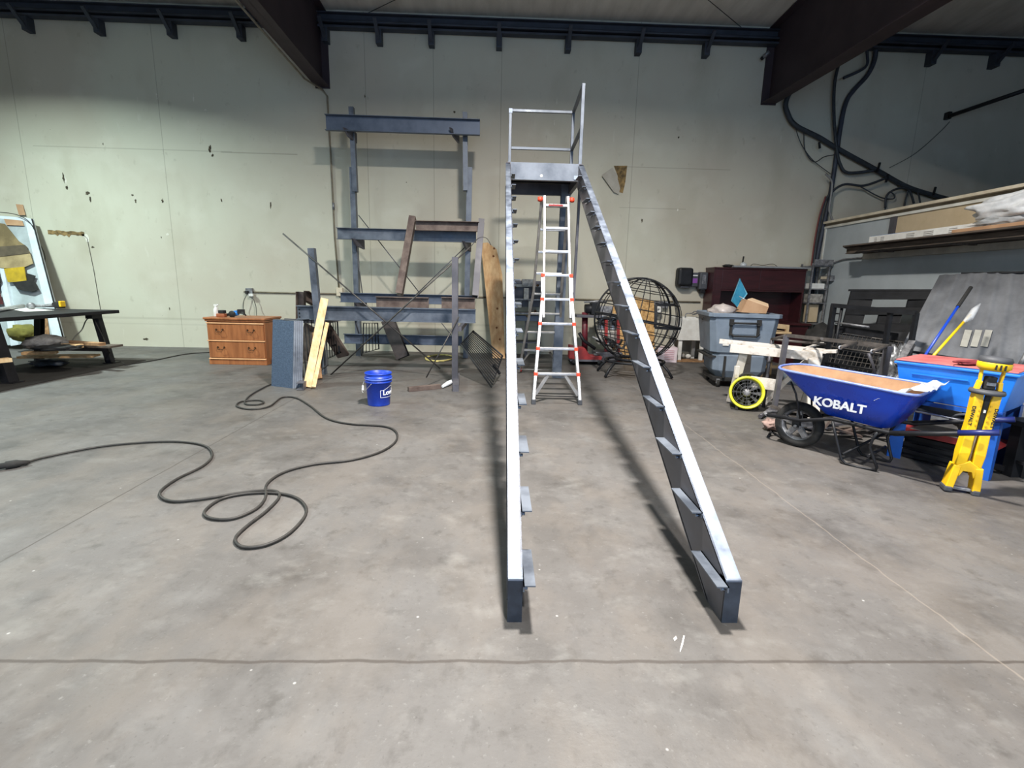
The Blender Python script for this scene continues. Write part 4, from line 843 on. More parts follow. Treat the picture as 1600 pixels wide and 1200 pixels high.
obj('cross_strut', MB().cyl((gc.x-.36, gc.y-.22, .22), (gc.x+.38, gc.y-.18, .20), .018, 6), blackm, t)
# dispensers on the wall
c = W(1069, 433, WY-.12); t = T('towel_dispenser', 'large black paper towel dispenser on the wall left of the hutch', 'dispenser', c)
obj('cover', MB().box(c, (.30, .22, .36)), blackm, t, bev=.05); obj('spout', MB().box(c+V((.02, 0, -.19)), (.20, .14, .05)), dgray, t, bev=.02)
c = W(1084, 437, WY-.09); t = T('bottle_holder', 'small dispenser bottle with a purple label between the two dispensers', 'dispenser', c)
obj('body', MB().box(c, (.14, .12, .27)), dgray, t, bev=.01); obj('purple_label', MB().box(c+V((0, -.062, -.02)), (.10, .003, .09)), mat('purple_label', (128, 70, 150), rough=.6), t); obj('white_band', MB().box(c+V((0, -.062, .08)), (.10, .003, .02)), white, t)
c = W(1097, 439, WY-.1); t = T('soap_dispenser', 'dark grey soap dispenser on the wall beside the hutch', 'dispenser', c)
obj('cover', MB().box(c, (.17, .18, .34)), dgray, t, bev=.03); obj('window', MB().box(c+V((0, -.092, .03)), (.07, .004, .18)), greymet, t, bev=.01); obj('lever', MB().box(c+V((.01, -.02, -.20)), (.10, .1, .08)), black, t, bev=.015)
# utility sink
a, b = W(1061, 497, 9.35), W(1106, 533, 9.35)
t = T('utility_sink', 'white plastic utility sink on tapered legs beside the trash cart', 'sink', V(((a.x+b.x)/2, 9.6, 0)))
mb = MB(); x0_, x1_, zt, zb = a.x, a.x+.62, a.z, b.z
o8 = [(x0_, 9.35), (x1_, 9.35), (x1_, 9.95), (x0_, 9.95)]; i8 = [(x0_+.05, 9.41), (x1_-.05, 9.41), (x1_-.05, 9.90), (x0_+.05, 9.90)]; b8 = [(x0_+.04, 9.39), (x1_-.04, 9.39), (x1_-.04, 9.91), (x0_+.04, 9.91)]
r = [[mb.v((*q_, z)) for q_ in L_] for L_, z in ((b8, zb), (o8, zt-.04), (o8, zt), (i8, zt), ([(x*.8+(x0_+x1_)*.1, y*.8+9.65*.2) for x, y in i8], zb+.03))]
for A, B in zip(r, r[1:]):
    for k in range(4): mb.f([A[k], A[(k+1) % 4], B[(k+1) % 4], B[k]])
mb.f(r[0]); mb.f(r[-1]); obj('basin', mb, white, t, bev=.008)
for x, y in ((x0_+.10, 9.45), (x1_-.10, 9.45), (x0_+.10, 9.86), (x1_-.10, 9.86)):
    obj('leg', MB().ext([(-.032, -.025), (.032, -.025), (.032, .025), (-.032, .025)], (x, y, zb), (x, y, 0), (0, 1, 0)), white, t)
p = W(1080, 495, 9.85); obj('faucet', MB().tube([p+V((-.12, 0, 0)), p+V((-.10, 0, .06)), p+V((0, -.02, .07)), p+V((.03, -.08, .11)), p+V((.08, -.14, .09)), p+V((.09, -.15, .04))], .012, 8, smooth=4), greymet, t)
obj('tap_handle', MB().cyl(p+V((.02, 0, .04)), p+V((.12, 0, .07)), .012), greymet, t)
tag(obj('floor_board', MB().box((x0_+.3, 9.45, .012), (.9, .3, .02)), wood3), 'thin wood board on the floor under the utility sink', 'board')
for i, (dx, dy, s) in enumerate(((.26, .2, .05), (.36, .15, .045))): tag(obj('crumpled_bag', MB().blob((x0_+dx, 9.5+dy, .02+s), (s*1.2, s, s), i+3, .2), white if i else lg), ('small grey crumpled lump under the sink', 'small white crumpled lump under the sink')[i], 'litter')
c = V((W(1046, 556, 9.3).x, 9.25, 0)); t = T('printed_box', 'low white box with pink printing on the floor left of the sink', 'box', c)
bxm = mat('pinkish_box', (218, 204, 208), (206, 188, 194), 8, .7); obj('carton', MB().box(c+V((-.05, .1, .14)), (.36, .22, .28), rz=-.12), bxm, t)
ln = MB()
for k in range(6): ln.box(c+V((-.03, -.025, .06+.033*k)), (.18, .003, .006), rz=-.12)
obj('printing', ln, mat('pink_print', (190, 130, 140), rough=.7), t)
# mahogany hutch
hx0, hx1, hy = 4.10, 5.88, 9.62
t = T('mahogany_hutch', 'dark mahogany desk hutch with a closed upper door band against the back wall', 'bookcase', ((hx0+hx1)/2, 9.8, 0))
for x in (hx0, hx1-.03): obj('side_panel', MB().span((x, hy, 0), (x+.03, WY-.03, 1.76)), mahog, t)
obj('top_panel', MB().span((hx0-.01, hy-.02, 1.76), (hx1+.01, WY-.03, 1.79)), mahog, t, bev=.003)
obj('back_panel', MB().span((hx0+.03, WY-.06, .0), (hx1-.03, WY-.045, 1.76)), mahog, t)
mid = (hx0+hx1)/2
for x0_, x1_ in ((hx0+.16, mid), (mid+.004, hx1-.03)): obj('door', MB().span((x0_, hy-.012, 1.38), (x1_, hy+.006, 1.755)), mahog, t, bev=.003)
obj('face_stile', MB().span((hx0+.03, hy-.005, .78), (hx0+.16, hy+.01, 1.755)), mahog, t)
obj('shelf', MB().span((hx0+.03, hy, 1.35), (hx1-.03, WY-.06, 1.378)), mahog, t); obj('desk_top', MB().span((hx0-.02, hy-.35, .74), (hx1+.02, WY-.06, .78)), mahog, t, bev=.004)
obj('pedestal', MB().span((hx0, hy-.30, 0), (hx0+.45, WY-.06, .74)), mahog, t); obj('pedestal', MB().span((hx1-.45, hy-.30, 0), (hx1, WY-.06, .74)), mahog, t)
tag(obj('ceiling_tile_strip', MB().box((5.2, 9.70, 1.81), (1.5, .25, .03)), mat('grey_strip', (140, 142, 144), (120, 122, 124), 5, .7)), 'long pale grey strip lying on top of the hutch', 'strip')
c = V((4.42, 9.75, 1.79)); tag(obj('black_pad', MB().blob(c+V((0, 0, .03)), (.11, .09, .03), 4, .2), rubber), 'small black object at the left on top of the hutch', 'object')
c = V((4.72, 9.78, 1.79)); t = T('clear_jug', 'small clear bottle with a dark stick on top of the hutch', 'bottle', c)
obj('jug_body', MB().lathe([(0, 0), (.06, 0), (.06, .08), (.02, .11), (0, .11)], c, seg=16), mat('milky_plastic', (180, 184, 186), rough=.3), t); obj('stick', MB().cyl(c+V((-.02, 0, .05)), c+V((-.01, 0, .22)), .014), rubber, t)
tag(obj('thin_wire', MB().tube([V((4.9, 9.9, 1.80)), V((5.0, 9.95, 1.88)), V((5.2, 9.97, 1.86)), V((5.4, 9.97, 1.89)), V((5.5, 9.95, 1.83))], .005, 6, smooth=5), cable), 'thin dark wire squiggle above the hutch top', 'wire')
# boxes stacked at the corner right of the hutch
for i, (z, h, m, lb) in enumerate(((1.48, .10, white, 'pale carton near the corner, upper of the two beside the hutch'), (1.25, .16, lg, 'pale carton near the corner, lower of the two beside the hutch'))):
    tag(obj('carton', MB().box((6.10, 9.72, z), (.28, .3, h)), m, bev=.006), lb, 'box')
t = T('corner_rack', 'narrow grey metal rack in the corner between hutch and partition', 'rack', (6.12, 9.7, 0))
for x, y in ((5.95, 9.55), (6.27, 9.55), (5.95, 9.9), (6.27, 9.9)): obj('post', MB().span((x-.015, y-.015, 0), (x+.015, y+.015, 1.9)), greymet, t)
for z in (.3, .75, 1.15, 1.41, 1.84): obj('shelf', MB().span((5.93, 9.53, z), (6.29, 9.92, z+.02)), greymet, t)
tag(obj('tan_panel', MB().box((6.1, 9.66, .96), (.25, .05, .34)), mat('beige_board', (0, 0, 0)), bev=.004), 'tan board standing on the corner rack', 'board')
tag(obj('clear_tote', MB().blob((5.05, 9.35, .88), (.20, .14, .09), 5, .35), mat('blue_grey_film', (72, 84, 98), (110, 122, 134), 12, .4, 0, .3)), 'blue-grey crumpled plastic on the desk below the hutch', 'bag')
# ================================================================ TRASH CART
setx((0, 0, 0)); CT = Matrix.Translation((2.93, 6.90, 0)) @ Matrix.Rotation(-.17, 4, 'Z') @ Matrix.Translation((-2.90, -6.90, 0)); XF = CT.copy()
t = T('trash_cart', 'large grey plastic tilt cart full of rubbish with a handle on its front', 'trash cart', (3.45, 7.2, 0))
cx, y0_, y1_ = 3.42, 6.92, 7.75
def loft(secs, m, nm, par, bev=.01, cap0=True, cap1=True):
    mb = MB(); rr = [[mb.v(p) for p in s_] for s_ in secs]; n = len(rr[0])
    for A, B in zip(rr, rr[1:]):
        for k in range(n): mb.f([A[k], A[(k+1) % n], B[(k+1) % n], B[k]])
    if cap0: mb.f(rr[0])
    if cap1: mb.f(rr[-1])
    return obj(nm, mb, m, par, bev=bev)
def rect(x0, x1, y0, y1, z, c=.06):
    return [(x0+c, y0, z), (x1-c, y0, z), (x1, y0+c, z), (x1, y1-c, z), (x1-c, y1, z), (x0+c, y1, z), (x0, y1-c, z), (x0, y0+c, z)]
loft([rect(3.12, 3.70, 7.00, 7.55, .13, .08), rect(3.04, 3.76, 6.94, 7.62, .24, .08), rect(3.02, 3.77, 6.93, 7.65, .46, .08), rect(3.035, 3.765, 6.95, 7.64, .47, .08), rect(3.035, 3.765, 6.95, 7.64, .49, .08), rect(2.98, 3.80, 6.92, 7.70, .50, .08), rect(2.93, 3.84, 6.90, 7.76, .93, .07), rect(2.93, 3.84, 6.90, 7.76, .99, .07), rect(2.90, 3.87, 6.87, 7.79, .995, .06), rect(2.90, 3.87, 6.87, 7.79, 1.05, .06),
      rect(2.95, 3.82, 6.92, 7.74, 1.05, .05), rect(2.97, 3.80, 6.94, 7.72, .85, .05)], grayp, 'cart_body', t)
b = MB()
for x in (3.20, 3.56): b.box((x, 6.88, .93), (.05, .06, .08)); b.box((x, 6.885, .83), (.03, .03, .16))
b.tube([(3.20, 6.86, .92), (3.56, 6.86, .92)], .013, 8); b.tube([(3.20, 6.88, .78), (3.24, 6.87, .74), (3.54, 6.87, .74), (3.58, 6.88, .78)], .014, 8); obj('handle', b, rubber, t)
obj('front_panel', MB().span((3.23, 6.90, .76), (3.53, 6.91, .90)), grayp, t, bev=.01); obj('white_tag', MB().span((3.12, 6.90, .60), (3.20, 6.912, .62)), white, t)
b = MB().span((2.95, 6.97, .42), (3.83, 7.70, .445)); b.span((3.16, 6.915, .14), (3.19, 6.93, .45)); obj('dark_frame', b, rubber, t)
obj('base_frame', MB().span((3.05, 6.95, .09), (3.75, 7.6, .14)), rubber, t)
for x, y in ((3.12, 6.97), (3.66, 6.97), (3.12, 7.55), (3.66, 7.55)):
    w_ = obj('caster_fork', MB().box((x, y, .085), (.05, .05, .07)), greymet, t); obj('wheel', MB().lathe([(0, -.018), (.055, -.018), (.055, .018), (0, .018)], (x, y, .055), 'X', 18), rubber, w_)
setx()
tag(obj('rubbish_bag', MB().blob((3.22, 7.15, 1.06), (.19, .17, .10), 2, .3), mat('grey_bag_film', (168, 160, 156), (140, 132, 130), 9, .4, 0, .4)), 'grey crumpled plastic bag at the left in the trash cart', 'bag')
tag(obj('rubbish_heap', MB().blob((3.44, 7.28, .93), (.36, .30, .10), 7, .3), mat('mixed_rubbish', (90, 84, 80), (60, 56, 54), 10, .8, 0, .4)), 'dark mixed rubbish filling the trash cart', 'rubbish')
A = [W(1156, 435, 7.3), W(1167, 459, 7.3), W(1152, 480, 7.35), W(1143, 470, 7.35)]
t = T('blue_pad', 'teal blue kite-shaped pad sticking up out of the trash cart', 'pad', sum(A, V())/4); b_ = obj('pad_face', MB().slab(A, (0, .02, 0)), mat('teal_pad', (24, 104, 136), (34, 122, 152), 20, .7), t)
obj('pad_rim', MB().tube(A, .010, 6, closed=True), mat('pale_teal', (96, 160, 184), rough=.6), t); obj('pad_stick', MB().cyl(W(1155, 463, 7.27), W(1172, 472, 7.2), .006), alu, t)
c = W(1182, 481, 7.1); t = T('cardboard_box', 'tilted brown cardboard box on top of the trash cart', 'box', c)
obj('box_body', MB().slab([W(1158, 488, 7.05), W(1197, 490, 7.05), W(1201, 480, 7.05), W(1168, 468, 7.05)], (.05, .28, .0)), card, t); obj('box_flap', MB().slab([W(1168, 468, 7.05), W(1201, 480, 7.05), W(1195, 475, 7.33)+V((.05, 0, 0)), W(1170, 466, 7.33)+V((.05, 0, 0))], (0, 0, .006)), mat('pale_cardboard', (214, 184, 150), rough=.8), t)
# wooden stool/chair beside the cart
t = T('wooden_chair', 'pale wooden chair frame standing behind the sawhorse beside the trash cart', 'chair', (4.35, 7.6, 0))
bw = mat('pale_chair_wood', (184, 160, 124), (160, 134, 98), 6, .6)
for x, y, z in ((4.08, 7.5, .88), (4.42, 7.5, .86), (4.10, 7.9, .72), (4.44, 7.9, .72)): obj('leg', MB().beam((x, y, 0), (x-.02, y, z), .045, .045, (0, 1, 0)), bw, t)
obj('seat', MB().box((4.26, 7.7, .74), (.42, .46, .035)), bw, t, bev=.01); obj('back_rail', MB().beam((4.06, 7.5, .86), (4.42, 7.5, .83), .03, .07), bw, t)
for z in (.22, .45): obj('stretcher', MB().beam((4.08, 7.5, z), (4.42, 7.5, z), .02, .04), bw, t)
tag(obj('black_bag', MB().blob((4.95, 7.35, .68), (.30, .25, .20), 12, .3), rubber), 'black rounded bag heap between the chair and the black racks', 'bag')
t = T('side_crate', 'dark crate stack supporting the black bag', 'crate', (4.95, 7.35, 0)); obj('crate_body', MB().box((4.95, 7.4, .25), (.6, .5, .5)), blackm, t, bev=.01)
t = T('blue_grey_tub', 'small blue-grey plastic tub on the floor behind the sawhorse', 'tub', G(1240, 598)); c = G(1240, 600); obj('tub_body', MB().lathe([(0, 0), (.14, 0), (.19, .24), (.17, .24), (.13, .02), (0, .02)], c, seg=24), grayp, t)
# ================================================================ SAWHORSE
t = T('sawhorse', 'worn white wooden sawhorse with planks across its top', 'sawhorse', (3.2, 5.7, 0))
def pb(nm, a, b, ya, yb, w_, th, up=(0, 1, 0), m=whitep, par=None): return obj(nm, MB().beam(W(*a, ya), W(*b, yb), w_, th, up), m, par or t, bev=.003)
obj('top_beam', MB().beam(W(1141, 544, 5.75), W(1284, 558, 5.35), .04, .095), whitep, t, bev=.003)
f1 = G(1141, 630); f1.z = .02
pb_ = obj('leg', MB().ext([(-.045, -.02), (.045, -.02), (.045, .02), (-.045, .02)], f1, W(1163, 548, 5.72), (.3, 1, 0)), whitep, t, bev=.003)
f2 = G(1178, 612); obj('leg', MB().beam(G(1165, 600)+V((0, 0, 0)), W(1168, 548, 5.76), .09, .04, (.3, 1, 0)), whitep, t, bev=.003)
tp = W(1272, 560, 5.36); obj('leg', MB().beam(V((tp.x-.02, 5.2, 0)), tp, .12, .04, (.3, 1, 0)), whitep, t, bev=.003)
tp = W(1284, 556, 5.36); obj('leg', MB().beam(V((tp.x+.12, 5.75, 0)), tp+V((0, .05, 0)), .08, .04, (.3, 1, 0)), whitep, t, bev=.003)
obj('leg', MB().beam(V((tp.x-.28, 5.9, 0)), tp+V((-.05, .1, 0)), .05, .04, (.3, 1, 0)), whitep, t, bev=.003)
obj('side_board', MB().beam(W(1172, 596, 5.6), W(1214, 602, 5.45), .02, .13), whitep, t, bev=.003)
obj('block', MB().beam(W(1150, 590, 5.7), W(1152, 572, 5.7), .05, .04, (0, 1, 0)), whitep, t, bev=.003)
pl = lambda a, b, ya, yb, w_, th, lb: tag(obj('white_plank', MB().beam(W(*a, ya), W(*b, yb), w_, th), whitep, bev=.003), lb, 'plank')
pl((1124, 533), (1290, 549), 5.95, 5.50, .09, .05, 'long white painted plank lying along the sawhorse top')
pl((1232, 549), (1308, 549), 5.62, 5.30, .10, .035, 'short grey-white plank crossing the right end of the sawhorse')
pl((1252, 546), (1285, 536), 5.5, 5.9, .04, .02, 'stubby white board slanting back from the sawhorse end')
# pipe frame table
t = T('pipe_stand', 'rusty grey welded pipe frame standing between sawhorse and wheelbarrow', 'metal frame', (3.4, 4.9, 0))
pm = mat('dull_pipe', (104, 98, 94), (70, 66, 64), 10, .5, .5)
A0 = G(1208, 648); A1 = W(1229, 524, A0.y+.05); B1 = W(1388, 541, 4.55); B0 = W(1374, 604, 4.6)
obj('top_rail', MB().beam(A1, B1, .035, .035), pm, t); obj('post', MB().beam(V((A0.x, A0.y, 0)), A1, .045, .045, (0, 1, 0)), milld, t)
obj('post', MB().beam(V((B0.x-.0, B0.y, 0)), B1, .05, .05, (0, 1, 0)), milld, t)
C1 = W(1206, 530, 5.7); obj('side_rail', MB().cyl(A1, C1, .016), pm, t); obj('brace', MB().tube([W(1357, 552, 4.65), W(1364, 570, 4.65), W(1370, 602, 4.65)], .014, 8), milld, t)
D1 = W(1287, 531, 5.7); obj('side_rail', MB().cyl(W(1284, 529, 4.85), W(1270, 535, 5.6), .014), pm, t)
for a, b in (((1338, 536), (1313, 543)), ((1386, 541), (1363, 549))):
    p0, p1 = W(*a, 4.68 if a[0] < 1350 else 4.56), W(*b, 4.4); o = obj('pipe_stub', MB().cyl(p0, p1, .018, 12), pm, t); obj('pipe_mouth', MB().lathe([(.010, 0), (.02, 0), (.02, .004), (.010, .004)], p1-(p0-p1).normalized()*.002, 'Y', 12), alu, o)
obj('back_rail', MB().cyl(V((C1.x, 5.7, C1.z)), W(1290, 538, 5.6), .014), pm, t); obj('post', MB().cyl(V((C1.x, 5.7, 0)), C1, .018), milld, t)
# yellow fan
fc = V((G(1172, 643).x, 5.62, .19)); t = T('yellow_fan', 'round yellow drum fan with black blades lying against the sawhorse leg', 'fan', (fc.x, fc.y, 0))
ax = Matrix.Rotation(math.radians(-22), 3, 'Z') @ Matrix.Rotation(math.radians(-12), 3, 'X') @ Matrix.Rotation(math.pi/2, 3, 'X')
obj('drum', MB().lathe([(.170, -.10), (.182, -.10), (.186, 0), (.182, .10), (.19, .115), (.176, .122), (.158, .10), (.155, .04), (.155, -.08), (.170, -.10)], fc, ax, 40), lime, t)
obj('hub', MB().lathe([(0, .095), (.03, .095), (.045, .085), (.045, .02), (0, .02)], fc, ax, 20), greymet, t)
for k in range(10):
    a = 2*math.pi*k/10; b = MB()
    P_ = lambda r, da, z: fc+ax @ V((r*math.cos(a+da), r*math.sin(a+da), z))
    b.slab([P_(.04, -.15, .05), P_(.15, -.16, .07), P_(.15, .14, .03), P_(.04, .25, .03)], ax @ V((0, 0, .004))); obj('blade', b, dgray, t)
b = MB()
for r in (.07, .11, .145): b.tube([fc+ax @ V((r*math.cos(q_), r*math.sin(q_), .10)) for q_ in [2*math.pi*i/24 for i in range(24)]], .0025, 5, closed=True)
for k in range(8): a = 2*math.pi*k/8; b.tube([fc+ax @ V((.03*math.cos(a), .03*math.sin(a), .10)), fc+ax @ V((.16*math.cos(a), .16*math.sin(a), .10))], .003, 5)
obj('grille', b, dgray, t); obj('back_plate', MB().lathe([(0, -.07), (.155, -.07), (.155, -.075), (0, -.075)], fc, ax, 30), black, t)
obj('handle', MB().tube([fc+ax @ V((-.09, .175, .05)), fc+ax @ V((-.05, .215, .05)), fc+ax @ V((.04, .215, .05)), fc+ax @ V((.08, .175, .05))], .013, 8, smooth=3), rubber, t)
obj('power_box', MB().box(fc+ax @ V((.03, .19, .02)), (.07, .06, .05)), rubber, t, bev=.008); b = MB()
b.box((fc.x, fc.y, .012), (.30, .22, .02), rz=-.38); b.box((fc.x-.1, fc.y, .03), (.03, .2, .05), rz=-.38); b.box((fc.x+.1, fc.y-.04, .03), (.03, .2, .05), rz=-.38); obj('stand', b, rubber, t)
obj('cord', MB().tube([fc+V((.1, -.02, .17)), fc+V((.14, -.05, .02)), fc+V((.17, -.05, -.12))], .008, 6, smooth=4), rubber, t)
# ================================================================ WHEELBARROW
dx_, dy_ = .6, -.8; ang = math.atan2(dy_, dx_); wo = V((2.70, 4.22, 0))
t = T('wheelbarrow', 'blue wheelbarrow with a mud-caked tray facing the concrete aisle', 'wheelbarrow', wo); setx(wo, ang)
# local frame: +x to the handles, -y towards the camera side
def ring(x0, x1, hf, hr, z0, z1, n=9, rf=.5):  # rounded tray outline
    pts = []
    for i in range(n): a = math.pi/2+math.pi*i/(n-1); pts.append((x0+rf*hf*2*.5*(1+math.cos(a)), hf*math.sin(a)))
    out = [(x, y, z0+(z1-z0)*(x-x0)/(x1-x0)) for x, y in pts]
    for sy, cc in ((-1, 0), (1, 1)):
        k = [(x1-.07, sy*hr), (x1-.02, sy*(hr-.02)), (x1, sy*(hr-.08))]
        out += [(x, y, z0+(z1-z0)*(x-x0)/(x1-x0)) for x, y in (k if not cc else k[::-1])]
    return out
def tray(nm, m, rings, **k):
    mb = MB(); rr = [[mb.v(p) for p in s_] for s_ in rings]; n = len(rr[0])
    for A, B in zip(rr, rr[1:]):
        for k_ in range(n):
            f = mb.f([A[k_], A[(k_+1) % n], B[(k_+1) % n], B[k_]])
            if f: f.smooth = True
    mb.f(rr[-1]) if not k.get('open') else None; return obj(nm, mb, m, t)
R0 = ring(-.19, .86, .27, .33, .71, .66); R1 = ring(-.175, .845, .26, .318, .71, .66)
Rb = ring(.20, .70, .17, .24, .375, .365)
lerp_ = lambda A, B, f, dz=0: [tuple(V(a).lerp(V(b), f)+V((0, 0, dz))) for a, b in zip(A, B)]
tray('tray', blueh, [R0, lerp_(R0, Rb, .5), Rb])
Rbi = [(x, y, z+.012) for x, y, z in ring(.21, .69, .16, .23, .375, .365)]
tray('tray_lining', dirt, [lerp_(R1, Rbi, .0, -.004), lerp_(R1, Rbi, .5, -.012), Rbi])
obj('rim', MB().tube(R0, .011, 8, closed=True), mat('scuffed_rim', (120, 136, 196), (90, 110, 180), 20, .4), t)
for s in (-1, 1):
    b = MB().tube([(-.24, s*.10, .25), (.05, s*.12, .27), (.30, s*.17, .345), (.75, s*.25, .345), (1.02, s*.28, .42)], .0155, 8); obj('frame_tube', b, blackm, t)
    h_ = obj('handle_bar', MB().tube([(.72, s*.25, .345), (1.0, s*.28, .415), (1.28, s*.29, .495)], [.018, .018, .0155], 10), blackm, t)
    obj('grip', MB().tube([(1.10, s*.284, .447), (1.30, s*.291, .500)], .0205, 10), mat('blue_grip', (24, 34, 92), rough=.4), h_)
    obj('stand_leg', MB().tube([(.32, s*.20, .335), (.40, s*.20, .10), (.45, s*.19, .012), (.62, s*.17, .012), (.66, s*.18, .04), (.60, s*.21, .20), (.64, s*.23, .33)], .011, 8, smooth=2), blackm, t)
    obj('axle_bracket', MB().box((0, s*.075, .23), (.06, .012, .08)), blackm, t); obj('tray_brace', MB().tube([(.05, s*.12, .27), (.0, s*.16, .5), (-.05, s*.17, .60)], .008, 6), blackm, t)
obj('nose_guard', MB().tube([(-.24, .10, .25), (-.29, .05, .25), (-.29, -.05, .25), (-.24, -.10, .25)], .0155, 8), greymet, t)
obj('cross_brace', MB().cyl((.60, -.20, .12), (.60, .20, .12), .012), blackm, t); obj('cross_brace', MB().cyl((.42, -.19, .08), (.60, .20, .25), .010), blackm, t)
obj('axle', MB().cyl((0, -.09, .2), (0, .09, .2), .012), greymet, t)
obj('tyre', MB().lathe([(.135, -.042), (.17, -.05), (.195, -.035), (.203, 0), (.195, .035), (.17, .05), (.135, .042), (.135, -.042)], (0, 0, .203), 'Y', 36), rubber, t)
wh = obj('rim_wheel', MB().lathe([(.140, -.045), (.130, -.03), (.12, -.02), (.118, .02), (.13, .03), (.14, .045), (.14, -.045)], (0, 0, .203), 'Y', 36), greymet, t)
for k in range(5):
    a = 2*math.pi*k/5+.3; b = MB()
    c_, s_ = math.cos(a), math.sin(a); q0 = V((.03*c_, -.02, .203+.03*s_)); q1 = V((.125*c_, -.02, .203+.125*s_)); b.beam(q0, q1, .045, .03, (0, 1, 0)); obj('spoke', b, greymet, wh)
obj('wheel_hub', MB().lathe([(0, -.05), (.035, -.045), (.04, .04), (0, .05)], (0, 0, .203), 'Y', 20), greymet, wh)
obj('valve_tag', MB().cyl((0.03, -.05, .203), (.03, -.06, .30), .006), rubber, wh)
# lettering on the near tray side
i0, i1 = None, None
near = lambda x, v_: None
pA, pB = V((.05, 0, 0)), None
def side(u_, v_):      # point on the near tray wall: u along the barrow, v from rim (0) to bottom (1)
    rim = V((u_, -(.27+.06*(u_-.02)/.8), .71-.05*(u_+.19)/1.05)); k_ = (u_-.08)/(.82); bx = .30+.36*k_
    bot = V((bx, -(.16+.05*k_), .385-.02*k_)); return rim, bot
E_ = side(.10, 0), side(.85, 0)
def sp_(u_, v_): r_, b_ = side(u_, 0); return r_.lerp(b_, v_)
nrm = (sp_(.6, .4)-sp_(.4, .4)).cross(sp_(.5, .6)-sp_(.5, .3)).normalized()
if nrm.y > 0: nrm = -nrm
M0 = XF.copy()
def onside(co):
    zr = .71-.05*(.34+.19)/1.05; zl = .485+co.y; v_ = (zr-zl)/(zr-.37); x = .36+co.x
    yr = .27+.06*(x-.0)/.86; yb = .20+.05*(x-.2)/.5; f_ = min(1, v_*1.02)
    return M0 @ V((x, -(yr*(1-f_)+yb*f_)-.021-co.z, zl))
setx()
for sh_ in (0, .0035): text('KOBALT', .100, letter, t, None, bend=lambda c_: onside(c_+V((sh_, sh_*.4, 0))), bold=.002, shear=.1)
setx(wo, ang)
tt = T('clear_sheet', 'crumpled clear plastic sheet draped over the rear rim of the wheelbarrow', 'plastic sheet', XF @ V((.9, 0, .6)))
mb = MB(); n = 12
gr = [[mb.v((.60+.30*i/n, -.30+.62*j/n, .675+.03*noise.noise(V((i*.7, j*.6, 3)))+(.02 if i > n*.6 else -.10*(1-i/(n*.6))))) for j in range(n+1)] for i in range(n+1)]
for i in range(n):
    for j in range(n): mb.f([gr[i][j], gr[i+1][j], gr[i+1][j+1], gr[i][j+1]])
obj('film', mb, clear, tt, solid=.002)
setx()
# ================================================================ PARTS WASHER
A_ = V((3.35, 3.99, 0)); e_ = V((.52, -.855, 0)).normalized(); ang = math.atan2(e_.y, e_.x)
t = T('parts_washer', 'blue metal parts washer tub on four blue legs with a faded red lid', 'parts washer', A_+e_*.3); setx(A_, ang)
# local: +x right along the front, +y back
WL = .68
def wl(x0, x1, y0, y1, z): return [(x0, y0, z), (x1, y0, z), (x1, y1, z), (x0, y1, z)]
loft([wl(.02, WL-.03, .02, .52, .52), wl(-.03, WL+.02, -.03, .57, .80), wl(-.045, WL+.035, -.045, .585, .80), wl(-.045, WL+.035, -.045, .585, .82), wl(-.02, WL+.01, -.02, .56, .82), wl(.03, WL-.04, .03, .51, .56)], bluew, 'tub', t, bev=.006)
obj('tub_crease', MB().beam((.08, -.028, .735), (.44, -.028, .735), .006, .008), bluew, t)
obj('lid', MB().slab([(-.04, -.03, .825), (WL+.02, -.03, .825), (WL+.02, .46, .838), (-.04, .46, .838)], (0, 0, .012)), redl, t, bev=.004)
for x, y in ((0, 0), (WL-.02, 0), (0, .52), (WL-.02, .52)):
    s_ = -1 if x else 1; b = MB().span((x, y, 0), (x+s_*.10, y+.004, .53)); b.span((x, y, 0), (x+s_*.004, y+(.07 if y == 0 else -.07), .53)); obj('leg', b, blued, t, bev=.001)
b = MB().span((.01, .02, .22), (WL-.03, .50, .235)); b.span((.01, .015, .22), (WL-.03, .02, .27)); obj('red_shelf', b, redp, t)
obj('cross_bar', MB().beam((.0, .26, .06), (WL, .26, .06), .03, .04), black, t); obj('cross_bar', MB().beam((.0, .01, .50), (WL-.02, .01, .50), .02, .03), blued, t)
setx()
setx(A_, ang)
def loc(p): return XF @ V(p)
tag(obj('grey_tray', MB().box((.33, .22, .25), (.45, .36, .02)), mat('shelf_tray', (160, 152, 144), (130, 124, 118), 6, .7)), 'grey flat tray lying on the washer red shelf', 'tray')
tt = T('black_tray', 'dark grey moulded tray stored under the washer tub', 'tray', loc((.3, .2, .36)))
obj('tray_body', MB().slab([(.06, .03, .44), (.58, .03, .38), (.58, .40, .36), (.06, .40, .42)], (0, 0, .02)), dgray, tt, bev=.005); obj('arch', MB().tube([(.36, .02, .38), (.40, .0, .45), (.50, -.01, .475), (.62, .0, .45)], .010, 8, smooth=4), dgray, tt)
tt = T('shelf_crate', 'black slatted crate on the floor under the washer', 'crate', loc((.3, .25, 0)))
for z in (.05, .11, .17): obj('slat', MB().span((.08, .06, z), (.58, .075, z+.03)), blackm, tt); 
obj('crate_box', MB().span((.08, .08, .01), (.58, .42, .19)), black, tt)
tag(obj('metal_rod', MB().cyl((.02, -.04, .435), (.62, -.05, .425), .008), alu), 'thin bright rod lying across the front below the washer tub', 'rod')
setx()
